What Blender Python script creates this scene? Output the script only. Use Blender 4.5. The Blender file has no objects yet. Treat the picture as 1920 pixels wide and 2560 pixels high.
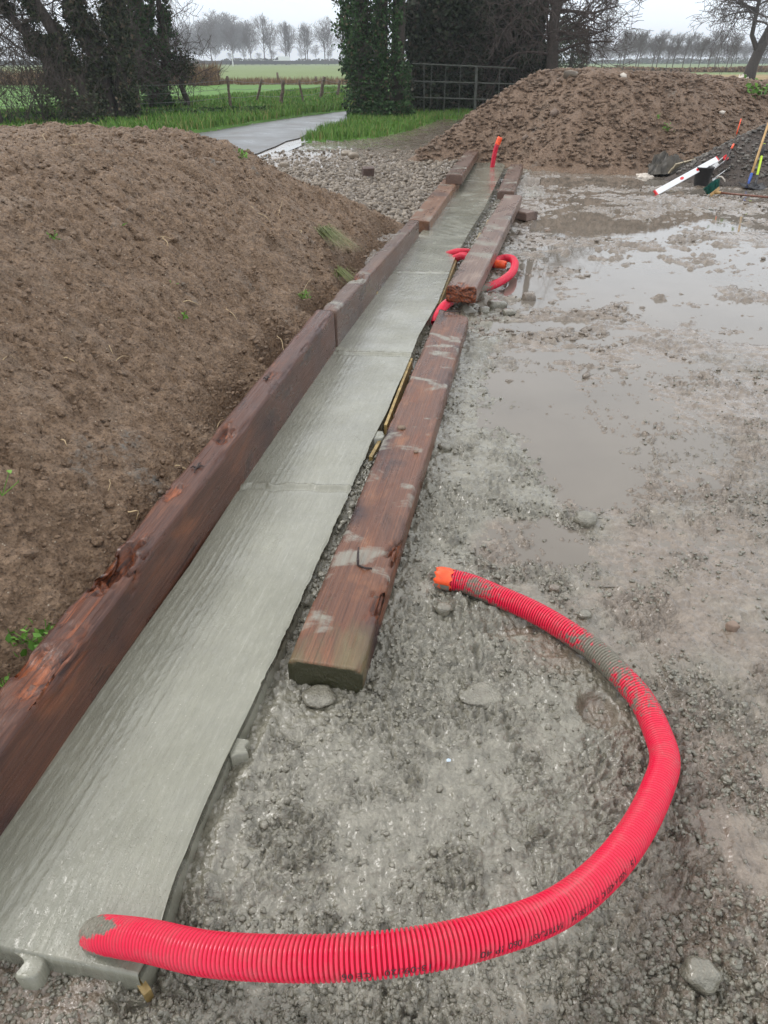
import bpy, bmesh, math, random
import numpy as np
from mathutils import Vector, Matrix
R = math.radians
random.seed(5)
RNG = np.random.default_rng(7)

# ------------------------------------------------------------------ camera, sky, sun, exposure
scene = bpy.context.scene
PITCH = 33.5
CAM_H = 1.6
cam_data = bpy.data.cameras.new('camera')
cam = bpy.data.objects.new('camera', cam_data)
scene.collection.objects.link(cam)
cam.location = (0, 0, CAM_H)
cam.rotation_euler = (R(90 - PITCH), 0, 0)
cam_data.sensor_fit = 'VERTICAL'
cam_data.sensor_height = 36.0
cam_data.sensor_width = 27.0
cam_data.lens = 24.0
cam_data.clip_start = 0.05
cam_data.clip_end = 9000
scene.camera = cam
scene.render.resolution_x = 768
scene.render.resolution_y = 1024

world = bpy.data.worlds.new('World')
scene.world = world
world.use_nodes = True
wt = world.node_tree
wt.nodes.clear()
SUN_EL, SUN_AZ = 46, 292
w_out = wt.nodes.new('ShaderNodeOutputWorld')
w_bg = wt.nodes.new('ShaderNodeBackground')
w_sky = wt.nodes.new('ShaderNodeTexSky')
w_sky.sky_type = 'NISHITA'
w_sky.sun_disc = False
w_sky.sun_elevation = R(SUN_EL)
w_sky.sun_rotation = R(SUN_AZ)
w_co = wt.nodes.new('ShaderNodeTexCoord')
w_sep = wt.nodes.new('ShaderNodeSeparateXYZ')
wt.links.new(w_co.outputs['Generated'], w_sep.inputs[0])
w_ramp = wt.nodes.new('ShaderNodeValToRGB')          # overcast cloud deck: brighter overhead than at the horizon
w_ramp.color_ramp.elements[0].position = 0.0
w_ramp.color_ramp.elements[0].color = (0.74, 0.80, 0.87, 1)
w_ramp.color_ramp.elements[1].position = 0.75
w_ramp.color_ramp.elements[1].color = (1.0, 1.0, 1.0, 1)
wt.links.new(w_sep.outputs['Z'], w_ramp.inputs[0])
w_noise = wt.nodes.new('ShaderNodeTexNoise')
w_noise.inputs['Scale'].default_value = 2.2
w_noise.inputs['Detail'].default_value = 4
wt.links.new(w_co.outputs['Generated'], w_noise.inputs['Vector'])
w_mr = wt.nodes.new('ShaderNodeMapRange')
w_mr.inputs['From Min'].default_value = 0.3
w_mr.inputs['From Max'].default_value = 0.7
w_mr.inputs['To Min'].default_value = 0.9
w_mr.inputs['To Max'].default_value = 1.08
wt.links.new(w_noise.outputs['Fac'], w_mr.inputs['Value'])
w_el = wt.nodes.new('ShaderNodeMapRange')
w_el.inputs['From Min'].default_value = 0.0
w_el.inputs['From Max'].default_value = 0.9
w_el.inputs['To Min'].default_value = 20.0
w_el.inputs['To Max'].default_value = 18.0
wt.links.new(w_sep.outputs['Z'], w_el.inputs['Value'])
w_m0 = wt.nodes.new('ShaderNodeMath'); w_m0.operation = 'MULTIPLY'
wt.links.new(w_mr.outputs[0], w_m0.inputs[0]); wt.links.new(w_el.outputs[0], w_m0.inputs[1])
w_sc = wt.nodes.new('ShaderNodeVectorMath'); w_sc.operation = 'SCALE'
wt.links.new(w_ramp.outputs['Color'], w_sc.inputs[0])
wt.links.new(w_m0.outputs[0], w_sc.inputs['Scale'])
w_mix = wt.nodes.new('ShaderNodeMix'); w_mix.data_type = 'RGBA'
w_mix.inputs[0].default_value = 0.86
wt.links.new(w_sky.outputs[0], w_mix.inputs[6])
wt.links.new(w_sc.outputs[0], w_mix.inputs[7])
wt.links.new(w_mix.outputs[2], w_bg.inputs['Color'])
w_bg.inputs['Strength'].default_value = 0.09
wt.links.new(w_bg.outputs[0], w_out.inputs['Surface'])

sun_d = bpy.data.lights.new('sun', 'SUN')
sun_d.energy = 1.3
sun_d.angle = R(18)
sun_d.color = (1.0, 0.97, 0.93)
sun = bpy.data.objects.new('sun', sun_d)
scene.collection.objects.link(sun)
sun.location = (0, 0, 30)
_a = R(SUN_AZ)
_dir = Vector((math.sin(_a) * math.cos(R(SUN_EL)), math.cos(_a) * math.cos(R(SUN_EL)), math.sin(R(SUN_EL))))
sun.rotation_euler = _dir.to_track_quat('Z', 'Y').to_euler()

scene.view_settings.view_transform = 'Standard'
scene.view_settings.look = 'None'
scene.view_settings.exposure = 0.0
scene.view_settings.gamma = 1.0

# ------------------------------------------------------------------ maths helpers
CP, SP, FPX = math.cos(R(PITCH)), math.sin(R(PITCH)), 1280 / math.tan(math.atan(0.75))
def P(px, py, z=0.0):
    """world point of photo pixel (1920x2560) on the level z"""
    v = py - 1280
    down = FPX * SP + v * CP
    fwd = FPX * CP - v * SP
    k = (CAM_H - z) / down
    return Vector(((px - 960) * k, fwd * k, z))
def PD(px, py, D):
    """world point of a pixel at forward distance D"""
    v = py - 1280
    down = FPX * SP + v * CP
    fwd = FPX * CP - v * SP
    k = D / fwd
    return Vector(((px - 960) * k, D, CAM_H - down * k))

def _h(ix, iy, s):
    n = (ix.astype(np.int64) * 374761393 + iy.astype(np.int64) * 668265263 + s * 2147483647) & 0xFFFFFFFF
    n = ((n ^ (n >> 13)) * 1274126177) & 0xFFFFFFFF
    n = (n ^ (n >> 16)) & 0xFFFFFFFF
    n = (n * 2246822519) & 0xFFFFFFFF
    n = n ^ (n >> 15)
    return (n & 0xFFFFFF) / float(0xFFFFFF)
def vn(x, y, s=0):
    x = np.asarray(x, float); y = np.asarray(y, float)
    ix = np.floor(x); iy = np.floor(y)
    fx = x - ix; fy = y - iy
    ux = fx * fx * fx * (fx * (fx * 6 - 15) + 10); uy = fy * fy * fy * (fy * (fy * 6 - 15) + 10)
    a = _h(ix, iy, s); b = _h(ix + 1, iy, s); c = _h(ix, iy + 1, s); d = _h(ix + 1, iy + 1, s)
    return 2 * ((a * (1 - ux) + b * ux) * (1 - uy) + (c * (1 - ux) + d * ux) * uy) - 1
def fbm(x, y, s=0, o=4, g=0.5):
    t = 0; a = 1.0; n = 0
    for i in range(o):
        t = t + a * vn(x * (2 ** i) * (1 + .03 * i) + 17.3 * i, y * (2 ** i) * (1 + .03 * i) + 5.1 * i, s + i); n += a; a *= g
    return t / n
def ridged(x, y, s=0, o=4):
    t = 0; a = 1.0; n = 0
    for i in range(o):
        t = t + a * (1 - np.abs(vn(x * (2 ** i) + 7.7 * i, y * (2 ** i) + 3.1 * i, s + i))); n += a; a *= .5
    return t / n
def worley(x, y, s=0):
    ix = np.floor(x); iy = np.floor(y)
    f1 = np.full(x.shape, 9.0); f2 = np.full(x.shape, 9.0); cid = np.zeros(x.shape)
    for dx in (-1, 0, 1):
        for dy in (-1, 0, 1):
            cx = ix + dx; cy = iy + dy
            px = cx + .1 + .8 * _h(cx, cy, s); py = cy + .1 + .8 * _h(cx, cy, s + 91)
            d = np.hypot(px - x, py - y)
            near = d < f1
            f2 = np.where(near, f1, np.minimum(f2, d))
            cid = np.where(near, _h(cx, cy, s + 55), cid)
            f1 = np.where(near, d, f1)
    return f1, f2, cid
def crease(x, y, s=0, w=.5):
    """lumps with sharp creases between them, warped so that no two are alike"""
    wx = x + w * fbm(x * .9, y * .9, s + 7, 3); wy = y + w * fbm(x * .9 + 31, y * .9, s + 8, 3)
    f1, f2, c = worley(wx, wy, s)
    return np.clip((f2 - f1) * 1.5, 0, 1) ** .55 * (.35 + .8 * c), c
def sstep(a, b, x):
    t = np.clip((x - a) / (b - a), 0, 1)
    return t * t * (3 - 2 * t)
def smin(a, b, k):
    h = np.clip(.5 + .5 * (b - a) / k, 0, 1)
    return b * (1 - h) + a * h - k * h * (1 - h)
def poly_sd(x, y, poly):
    """signed distance, positive inside"""
    d = np.full(np.shape(x), 1e9); inside = np.zeros(np.shape(x), bool)
    n = len(poly)
    for i in range(n):
        ax, ay = poly[i][0], poly[i][1]; bx, by = poly[(i + 1) % n][0], poly[(i + 1) % n][1]
        ex, ey = bx - ax, by - ay
        t = np.clip(((x - ax) * ex + (y - ay) * ey) / (ex * ex + ey * ey + 1e-12), 0, 1)
        d = np.minimum(d, np.hypot(x - ax - t * ex, y - ay - t * ey))
        c = ((ay > y) != (by > y))
        with np.errstate(divide='ignore', invalid='ignore'):
            xi = (bx - ax) * (y - ay) / ((by - ay) if by != ay else 1e-12) + ax
        inside ^= (c & (x < xi))
    return np.where(inside, d, -d)
def line_sd(x, y, a, b):
    """signed distance to the line a->b, positive on its left"""
    ex, ey = b[0] - a[0], b[1] - a[1]; L = math.hypot(ex, ey)
    return (ex * (y - a[1]) - ey * (x - a[0])) / L

# ------------------------------------------------------------------ mesh helpers
col = scene.collection
def setp(o, label=None, cat=None, group=None, kind=None):
    if label: o['label'] = label
    if cat: o['category'] = cat
    if group: o['group'] = group
    if kind: o['kind'] = kind
    return o
def empty(name, loc=(0, 0, 0), label=None, cat=None, group=None, rz=0):
    o = bpy.data.objects.new(name, None); col.objects.link(o)
    o.location = loc; o.rotation_euler = (0, 0, rz); o.empty_display_size = .1
    return setp(o, label, cat, group)
def mesh_np(name, V, F, mat=None, parent=None, smooth=True, attrs=None, origin=None):
    """V (n,3); F (m,k) array or list of tuples. World coordinates; origin/parent location is subtracted"""
    V = np.asarray(V, dtype=np.float64)
    if origin is None:
        origin = Vector((0, 0, 0)) if parent is None else None
    off = np.array(parent.get('_w', (0, 0, 0)) if parent is not None and '_w' in parent.keys() else (0, 0, 0), float)
    me = bpy.data.meshes.new(name)
    if isinstance(F, np.ndarray):
        n, k = F.shape
        o3 = np.array(origin[:]) if parent is None else off
        W = V - o3
        me.vertices.add(len(W)); me.vertices.foreach_set('co', W.astype(np.float32).ravel())
        me.loops.add(n * k); me.loops.foreach_set('vertex_index', F.astype(np.int32).ravel())
        me.polygons.add(n)
        me.polygons.foreach_set('loop_start', np.arange(0, n * k, k, dtype=np.int32))
        me.polygons.foreach_set('loop_total', np.full(n, k, dtype=np.int32))
        me.update(calc_edges=True)
    else:
        o3 = np.array(origin[:]) if parent is None else off
        me.from_pydata((V - o3).tolist(), [], F)
        me.update()
    if smooth:
        me.polygons.foreach_set('use_smooth', np.ones(len(me.polygons), bool))
    if attrs:
        for an, a in attrs.items():
            at = me.color_attributes.new(an, 'FLOAT_COLOR', 'POINT')
            a = np.asarray(a, np.float32)
            if a.shape[1] == 3: a = np.hstack([a, np.ones((len(a), 1), np.float32)])
            at.data.foreach_set('color', a.ravel())
    if mat: me.materials.append(mat)
    o = bpy.data.objects.new(name, me); col.objects.link(o)
    if parent is not None: o.parent = parent
    else: o.location = origin
    return o
def wthing(name, loc, label, cat, group=None):
    """an Empty at loc whose parts are given in world coordinates"""
    e = empty(name, loc, label, cat, group)
    e['_w'] = tuple(loc)
    return e
def grid_faces(nr, nc):
    i = np.arange(nr - 1)[:, None] * nc + np.arange(nc - 1)[None, :]
    i = i.ravel()
    return np.stack([i, i + 1, i + nc + 1, i + nc], 1)
class MB:
    def __init__(s): s.v = []; s.f = []; s.n = 0
    def add(s, V, F):
        V = [tuple(p) for p in V]
        s.v += V; s.f += [tuple(i + s.n for i in f) for f in F]; s.n += len(V)
    def box(s, c, sx, sy, sz, M=None, bev=0.0):
        M = M or Matrix.Identity(3); c = Vector(c)
        if bev <= 0:
            pts = [Vector((a * sx / 2, b * sy / 2, d * sz / 2)) for d in (-1, 1) for b in (-1, 1) for a in (-1, 1)]
            s.add([c + M @ p for p in pts], [(0, 2, 3, 1), (4, 5, 7, 6), (0, 1, 5, 4), (2, 6, 7, 3), (0, 4, 6, 2), (1, 3, 7, 5)])
        else:
            bm = bmesh.new(); bmesh.ops.create_cube(bm, size=1)
            for v in bm.verts: v.co = Vector((v.co.x * sx, v.co.y * sy, v.co.z * sz))
            bmesh.ops.bevel(bm, geom=list(bm.edges), offset=bev, segments=2, affect='EDGES', profile=.6)
            bm.verts.index_update()
            s.add([c + M @ v.co for v in bm.verts], [[v.index for v in f.verts] for f in bm.faces]); bm.free()
    def tube(s, pts, rad, n=6, cap=True):
        pts = [Vector(p) for p in pts]
        if not hasattr(rad, '__len__'): rad = [rad] * len(pts)
        V = []; F = []; up = Vector((0, 0, 1)); prev = None
        for i, p in enumerate(pts):
            t = (pts[min(i + 1, len(pts) - 1)] - pts[max(i - 1, 0)])
            t = t.normalized() if t.length > 1e-9 else Vector((0, 0, 1))
            if prev is None:
                u = t.cross(up)
                if u.length < .05: u = t.cross(Vector((1, 0, 0)))
                u.normalize()
            else:
                u = prev - t * prev.dot(t)
                if u.length < 1e-5: u = t.cross(up)
                u.normalize()
            prev = u; w = t.cross(u)
            for k in range(n):
                a = 2 * math.pi * k / n
                V.append(p + (u * math.cos(a) + w * math.sin(a)) * rad[i])
        for i in range(len(pts) - 1):
            for k in range(n):
                a = i * n + k; b = i * n + (k + 1) % n
                F.append((a, b, b + n, a + n))
        if cap:
            F.append(tuple(range(n))[::-1]); F.append(tuple((len(pts) - 1) * n + k for k in range(n)))
        s.add(V, F)
    def build(s, name, mat, parent=None, smooth=False, origin=None):
        return mesh_np(name, np.array(s.v), s.f, mat, parent, smooth, origin=origin)
def catmull(pts, step=None, n=None):
    P_ = [Vector(p) for p in pts]
    P_ = [2 * P_[0] - P_[1]] + P_ + [2 * P_[-1] - P_[-2]]
    out = []
    for i in range(1, len(P_) - 2):
        for k in range(40):
            t = k / 40
            a, b, c, d = P_[i - 1], P_[i], P_[i + 1], P_[i + 2]
            out.append(.5 * ((2 * b) + (c - a) * t + (2 * a - 5 * b + 4 * c - d) * t * t + (3 * b - a - 3 * c + d) * t ** 3))
    out.append(P_[-2])
    A = np.array([p[:] for p in out])
    L = np.concatenate([[0], np.cumsum(np.linalg.norm(np.diff(A, axis=0), axis=1))])
    m = n or max(2, int(L[-1] / step))
    s = np.linspace(0, L[-1], m + 1)
    return np.stack([np.interp(s, L, A[:, k]) for k in range(A.shape[1])], 1), L[-1]
def rot_rand(n, rng):
    q = rng.normal(size=(n, 4)); q /= np.linalg.norm(q, axis=1)[:, None]
    w, x, y, z = q.T
    return np.stack([np.stack([1 - 2 * (y * y + z * z), 2 * (x * y - z * w), 2 * (x * z + y * w)], -1),
                     np.stack([2 * (x * y + z * w), 1 - 2 * (x * x + z * z), 2 * (y * z - x * w)], -1),
                     np.stack([2 * (x * z - y * w), 2 * (y * z + x * w), 1 - 2 * (x * x + y * y)], -1)], 1)
def ico(sub):
    bm = bmesh.new(); bmesh.ops.create_icosphere(bm, subdivisions=sub, radius=1)
    bm.verts.index_update()
    V = np.array([v.co[:] for v in bm.verts]); F = np.array([[v.index for v in f.verts] for f in bm.faces]); bm.free()
    return V, F
ICO1 = ico(1); ICO2 = ico(2); ICO3 = ico(3)
def lumps(pos, size, rng, flat=.7, jit=.30, base=ICO1):
    V0, F0 = base; n = len(pos)
    sc = size[:, None] * rng.uniform(.65, 1.2, (n, 3)); sc[:, 2] *= flat
    V = V0[None] * (1 + jit * rng.normal(size=(n, len(V0), 1))) * rng.uniform(.7, 1.2, (n, 1, 3))
    V = np.einsum('nij,nkj->nki', rot_rand(n, rng), V) * sc[:, None, :]
    V = V + pos[:, None, :]
    F = F0[None] + (np.arange(n) * len(V0))[:, None, None]
    return V.reshape(-1, 3), F.reshape(-1, 3)
def cards(pos, size, rng, nrm=None, spread=1.0, asp=1.0):
    """leaf-sized four-cornered faces, pointed, bent along the midrib (two quads each)"""
    n = len(pos)
    Rm = rot_rand(n, rng)
    L = size * rng.uniform(.7, 1.3, n); W = L * asp * rng.uniform(.7, 1.1, n)
    base = np.array([[0, -.5, 0], [.5, -.1, .14], [.32, .28, .1], [0, .6, 0], [-.32, .28, .1], [-.5, -.1, .14]])
    V = base[None] * np.stack([W, L, L], -1)[:, None, :]
    V = np.einsum('nij,nkj->nki', Rm, V) + pos[:, None, :]
    f = np.array([[0, 1, 2, 3], [0, 3, 4, 5]])
    F = f[None] + (np.arange(n) * 6)[:, None, None]
    return V.reshape(-1, 3), F.reshape(-1, 4)

# ------------------------------------------------------------------ materials
class NT:
    def __init__(s, name):
        s.m = bpy.data.materials.new(name); s.m.use_nodes = True
        s.t = s.m.node_tree; s.t.nodes.clear()
        s.out = s.t.nodes.new('ShaderNodeOutputMaterial')
        s.b = s.t.nodes.new('ShaderNodeBsdfPrincipled')
        s.t.links.new(s.b.outputs[0], s.out.inputs['Surface'])
    def node(s, typ, props=None, **inp):
        n = s.t.nodes.new(typ)
        for k, v in (props or {}).items(): setattr(n, k, v)
        for k, v in inp.items():
            s.set(n.inputs[k.replace('_', ' ')] if k.replace('_', ' ') in n.inputs else n.inputs[int(k[1:])], v)
        return n
    def set(s, sock, v):
        if isinstance(v, bpy.types.NodeSocket): s.t.links.new(v, sock)
        elif v is not None:
            if isinstance(v, (tuple, list)) and len(v) == 3 and sock.type == 'RGBA': v = (*v, 1)
            sock.default_value = v
    def coord(s, kind='Object'): return s.node('ShaderNodeTexCoord').outputs[kind]
    def mapv(s, vec, scale=(1, 1, 1), loc=(0, 0, 0)):
        return s.node('ShaderNodeMapping', Vector=vec, Scale=scale, Location=loc).outputs[0]
    def noise(s, vec, scale, detail=4, rough=.55, dist=0.0):
        return s.node('ShaderNodeTexNoise', Vector=vec, Scale=scale, Detail=detail, Roughness=rough, Distortion=dist).outputs['Fac']
    def vor(s, vec, scale, feature='F1', out='Distance'):
        return s.node('ShaderNodeTexVoronoi', {'feature': feature}, Vector=vec, Scale=scale).outputs[out]
    def mr(s, v, a, b, c=0., d=1.):
        n = s.node('ShaderNodeMapRange', Value=v)
        for k, q in zip(('From Min', 'From Max', 'To Min', 'To Max'), (a, b, c, d)): n.inputs[k].default_value = q
        return n.outputs[0]
    def math(s, op, a, b=0.5, clamp=False):
        n = s.node('ShaderNodeMath', {'operation': op, 'use_clamp': clamp}); s.set(n.inputs[0], a); s.set(n.inputs[1], b); return n.outputs[0]
    def mix(s, f, a, b, mode='MIX'):
        n = s.node('ShaderNodeMix', {'data_type': 'RGBA', 'blend_type': mode}); s.set(n.inputs[0], f); s.set(n.inputs[6], a); s.set(n.inputs[7], b); return n.outputs[2]
    def ramp(s, f, stops):
        n = s.node('ShaderNodeValToRGB', Fac=f); cr = n.color_ramp
        while len(cr.elements) < len(stops): cr.elements.new(.5)
        for e, (p, c) in zip(cr.elements, stops): e.position = p; e.color = (*c, 1)
        return n.outputs[0]
    def attr(s, name, ch=None):
        a = s.node('ShaderNodeAttribute', {'attribute_name': name}).outputs['Color']
        if ch is None: return a
        return s.node('ShaderNodeSeparateColor', Color=a).outputs[ch]
    def island(s): return s.node('ShaderNodeNewGeometry').outputs['Random Per Island']
    def bump(s, h, strength=.3, dist=.01, normal=None):
        n = s.node('ShaderNodeBump', Height=h, Strength=strength, Distance=dist)
        if normal is not None: s.set(n.inputs['Normal'], normal)
        return n.outputs[0]
    def fin(s, color=None, rough=None, normal=None, spec=None, metal=None, coat=None, coat_r=None, **k):
        for nm, v in (('Base Color', color), ('Roughness', rough), ('Normal', normal), ('Specular IOR Level', spec), ('Metallic', metal), ('Coat Weight', coat), ('Coat Roughness', coat_r)):
            if v is not None: s.set(s.b.inputs[nm], v)
        return s.m
def plain(name, c, rough=.5, var=.25, scale=30, bump=.15, spec=.5, metal=0., coat=0.):
    t = NT(name); co = t.coord(); n = t.noise(co, scale, 5)
    f = t.mr(n, .3, .7, 1 - var, 1 + var)
    cc = t.node('ShaderNodeVectorMath', {'operation': 'SCALE'}); t.set(cc.inputs[0], tuple(c)); t.set(cc.inputs['Scale'], f)
    return t.fin(cc.outputs[0], t.mr(t.noise(co, scale * 2.3, 3), .3, .7, max(.03, rough - .1), min(1, rough + .1)),
                 t.bump(t.noise(co, scale * 4, 4), bump, .004), spec, metal, coat)

def mat_mud(name='wet_mud', const=None):
    t = NT(name); co = t.coord()
    r, g, b = const or (t.attr('zone', 'Red'), t.attr('zone', 'Green'), t.attr('zone', 'Blue'))
    n1 = t.noise(co, 3.0, 5); n2 = t.noise(co, 26, 6, .65); n3 = t.noise(co, 95, 4, .6)
    grey = t.mix(t.mr(n2, .3, .7), (0.128, 0.119, 0.088), (0.25, 0.235, 0.182))
    brown = t.mix(t.mr(n2, .3, .7), (0.120, 0.090, 0.064), (0.245, 0.196, 0.148))
    dark = t.mix(t.mr(n2, .35, .65), (0.075, 0.072, 0.056), (0.20, 0.192, 0.153))
    f = t.math('ADD', r, t.mr(n1, .3, .7, -.28, .28), True)
    c = t.mix(t.mr(f, .3, .7), brown, grey)
    c = t.mix(t.math('MULTIPLY', g, t.mr(n3, .3, .6), True), c, dark)
    stone = t.mix(t.mr(n3, .3, .7), (0.15, 0.115, 0.083), (0.30, 0.24, 0.185))
    c = t.mix(b, c, stone)
    pt = t.attr('patch', 'Red') if const is None else .6
    c = t.mix(t.math('MULTIPLY', t.mr(n3, .48, .75, .0, .22), pt), c, (0.05, 0.045, 0.036), 'MIX')
    v = t.vor(co, 160)
    fleck = t.mr(t.vor(co, 75), .0, .07, 1, 0)
    c = t.mix(t.math('MULTIPLY', fleck, .6), c, (0.62, 0.55, 0.42))
    h = t.math('ADD', t.math('MULTIPLY', n3, .6), t.math('MULTIPLY', v, .5))
    h = t.math('ADD', h, t.math('MULTIPLY', t.noise(co, 40, 5, .7, .6), 1.2))
    h = t.math('MULTIPLY', h, t.math('ADD', t.math('MULTIPLY', pt, .5), .4))
    nb = t.bump(h, .8, .010)
    rough = t.math('ADD', t.mr(t.noise(co, 9, 5), .35, .65, .10, .26), t.math('MULTIPLY', pt, .10))
    return t.fin(c, rough, nb, .75, None, .6, .09)
def mat_field():
    t = NT('grass_field'); co = t.coord()
    r = t.attr('zone', 'Red'); g = t.attr('zone', 'Green'); b = t.attr('zone', 'Blue')
    n = t.noise(co, 1.6, 6, .7); n2 = t.noise(co, 14, 5, .7); n3 = t.noise(t.mapv(co, (.02, .25, 1)), 3, 4)
    grass = t.mix(t.mr(n2, .3, .7), (0.05, 0.125, 0.018), (0.12, 0.26, 0.042))
    grass = t.mix(t.mr(n, .5, .75, 0, .7), grass, (0.11, 0.17, 0.04))
    dull = t.mix(t.mr(n3, .3, .7), (0.13, 0.165, 0.06), (0.17, 0.24, 0.075))
    stub = t.mix(t.mr(n3, .3, .7), (0.22, 0.145, 0.065), (0.36, 0.27, 0.12))
    mud = t.mix(t.mr(n2, .3, .7), (0.075, 0.055, 0.038), (0.16, 0.125, 0.09))
    c = t.mix(r, grass, dull); c = t.mix(g, c, stub); c = t.mix(b, c, mud)
    return t.fin(c, .75, t.bump(n2, .5, .05), .25)
def mat_soil(name, a, b_, c_, fleckc=(0.55, 0.47, 0.36), big=4.0):
    t = NT(name); co = t.coord()
    n1 = t.noise(co, big, 6, .65); n2 = t.noise(co, 30, 6, .7); n3 = t.noise(co, 110, 4, .6)
    c = t.mix(t.mr(n2, .3, .7), a, b_)
    c = t.mix(t.mr(n1, .52, .68, 0, .75), c, c_)
    c = t.mix(t.mr(n3, .50, .70, 0, .75), c, (0.035, 0.022, 0.015))
    gm = t.mr(t.noise(co, 2.6, 5, .7), .6, .68)
    c = t.mix(t.math('MULTIPLY', gm, t.mr(n2, .45, .6)), c, (0.21, 0.19, 0.165))
    fl = t.math('MULTIPLY', t.mr(t.vor(co, 38), .05, .14, 1, 0), t.mr(t.noise(co, 12, 3), .44, .52))
    c = t.mix(fl, c, fleckc)
    h = t.math('ADD', n2, t.math('MULTIPLY', n3, .5)); h = t.math('ADD', h, t.math('MULTIPLY', t.vor(co, 55), .6))
    return t.fin(c, t.mr(n2, .3, .7, .42, .7), t.bump(h, 1.0, .026), .42)
def mat_slab():
    t = NT('wet_concrete'); co = t.attr('uvw')
    n1 = t.noise(co, 2.4, 5, .6); n2 = t.noise(t.mapv(co, (1, 1, 1)), 22, 5, .65); n3 = t.noise(co, 120, 3)
    c = t.mix(t.mr(n1, .3, .7), (0.185, 0.183, 0.140), (0.29, 0.288, 0.228))
    c = t.mix(t.mr(n2, .3, .75, 0, .35), c, (0.17, 0.17, 0.14))
    c = t.mix(t.mr(n3, .66, .74, 0, .5), c, (0.55, 0.53, 0.47))
    rid = t.noise(t.mapv(co, (2.0, 45, 1)), 1.0, 3, .5, .4)
    h = t.math('ADD', t.math('MULTIPLY', rid, .3), t.math('MULTIPLY', n2, .5)); h = t.math('ADD', h, t.math('MULTIPLY', n3, .25))
    h = t.math('ADD', h, t.math('MULTIPLY', t.mr(t.vor(co, 140), .0, .25, 1, 0), .35))
    fine = t.noise(t.mapv(co, (22, 80, 1)), 1.0, 5, .65, .5); h = t.math('ADD', h, t.math('MULTIPLY', fine, .7))
    c = t.mix(t.mr(fine, .5, .8, 0, .3), c, (0.40, 0.40, 0.355))
    ln = t.noise(t.mapv(co, (3.5, 75, 1)), 1.0, 5, .7, .35); c = t.mix(t.mr(ln, .5, .72, 0, .35), c, (0.13, 0.128, 0.10)); c = t.mix(t.mr(ln, .28, .42, .35, 0), c, (0.42, 0.42, 0.37))
    return t.fin(c, t.mr(t.noise(co, 3, 5), .35, .65, .07, .3), t.bump(h, .6, .0055), .55, None, t.mr(t.noise(co, 4, 4), .4, .6, .15, .6), .13)
def mat_wood(name, dark, mid, light, rot=.3, slurry=.0, moss=0., seed=0., sl_scale=3.0, endmoss=0.):
    t = NT(name); co = t.mapv(t.coord(), (1, 1, 1), (seed, seed * .7, 0))
    g1 = t.noise(t.mapv(co, (.9, 22, 22)), 3.0, 6, .65, .5)
    g2 = t.noise(t.mapv(co, (.25, 60, 60)), 2.0, 4, .6, .3)
    n1 = t.noise(t.mapv(co, (1, 2.2, 2.2)), 2.6, 5, .6, .6)
    c = t.ramp(t.mr(n1, .3, .72), [(0, dark), (.36, mid), (.62, mid), (1, light)])
    c = t.mix(t.mr(g1, .35, .7, 0, .55), c, dark)
    c = t.mix(t.mr(g2, .5, .75, 0, .45), c, light); c = t.mix(t.mr(g2, .25, .42, .6, 0), c, dark)
    w = t.node('ShaderNodeTexWave', {'wave_type': 'RINGS', 'rings_direction': 'Z'}, Vector=t.mapv(co, (.06, 1, 1)), Scale=34, Distortion=3.5, Detail=3).outputs['Fac']
    c = t.mix(t.mr(w, .5, 1, 0, .22), c, dark)
    nv = t.node('ShaderNodeSeparateXYZ', Vector=t.node('ShaderNodeTexCoord').outputs['Normal']).outputs['Z']
    top = t.mr(nv, .3, .8)
    blot = t.mr(t.noise(co, 2.1, 4, .5), .56, .68, 0, rot * 1.7)
    c = t.mix(blot, c, (0.028, 0.014, 0.016))
    if slurry > 0:
        m = t.mr(t.noise(t.mapv(co, (1, .6, 1)), sl_scale, 6, .6, .4), .62 - slurry * .15, .68 - slurry * .15)
        m = t.math('MULTIPLY', m, t.mr(g1, .25, .55, .35, 1)); m = t.math('MULTIPLY', m, top)
        c = t.mix(m, c, (0.25, 0.235, 0.195))
    if moss > 0:
        m = t.mr(t.noise(co, 5, 5, .6), .5 - moss * .1, .6, 0, moss)
        c = t.mix(m, c, (0.12, 0.12, 0.04))
    if endmoss > 0:
        x = t.node('ShaderNodeSeparateXYZ', Vector=t.coord()).outputs['X']
        m = t.mr(t.math('ADD', x, t.mr(n1, .3, .7, -.22, .22)), .0, .22, endmoss, 0)
        c = t.mix(m, c, (0.17, 0.155, 0.075))
        m2 = t.math('MULTIPLY', t.mr(x, .0, .035, 1, 0), t.mr(nv, .2, .5, 1, 0))
        c = t.mix(m2, c, (0.045, 0.045, 0.022))
    e = t.attr('rot', 'Red')
    c = t.mix(e, c, t.mix(t.mr(g1, .4, .6), (0.03, 0.012, 0.010), (0.30, 0.085, 0.028)))
    h = t.math('ADD', g1, t.math('MULTIPLY', g2, .6))
    pit = t.mr(t.vor(t.mapv(co, (1, 1, 1)), 60), 0, .12, 0, 1)
    h = t.math('ADD', h, t.math('MULTIPLY', pit, .25))
    return t.fin(c, t.mr(n1, .3, .7, .2, .42), t.bump(h, .9, .006), .5)
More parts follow.
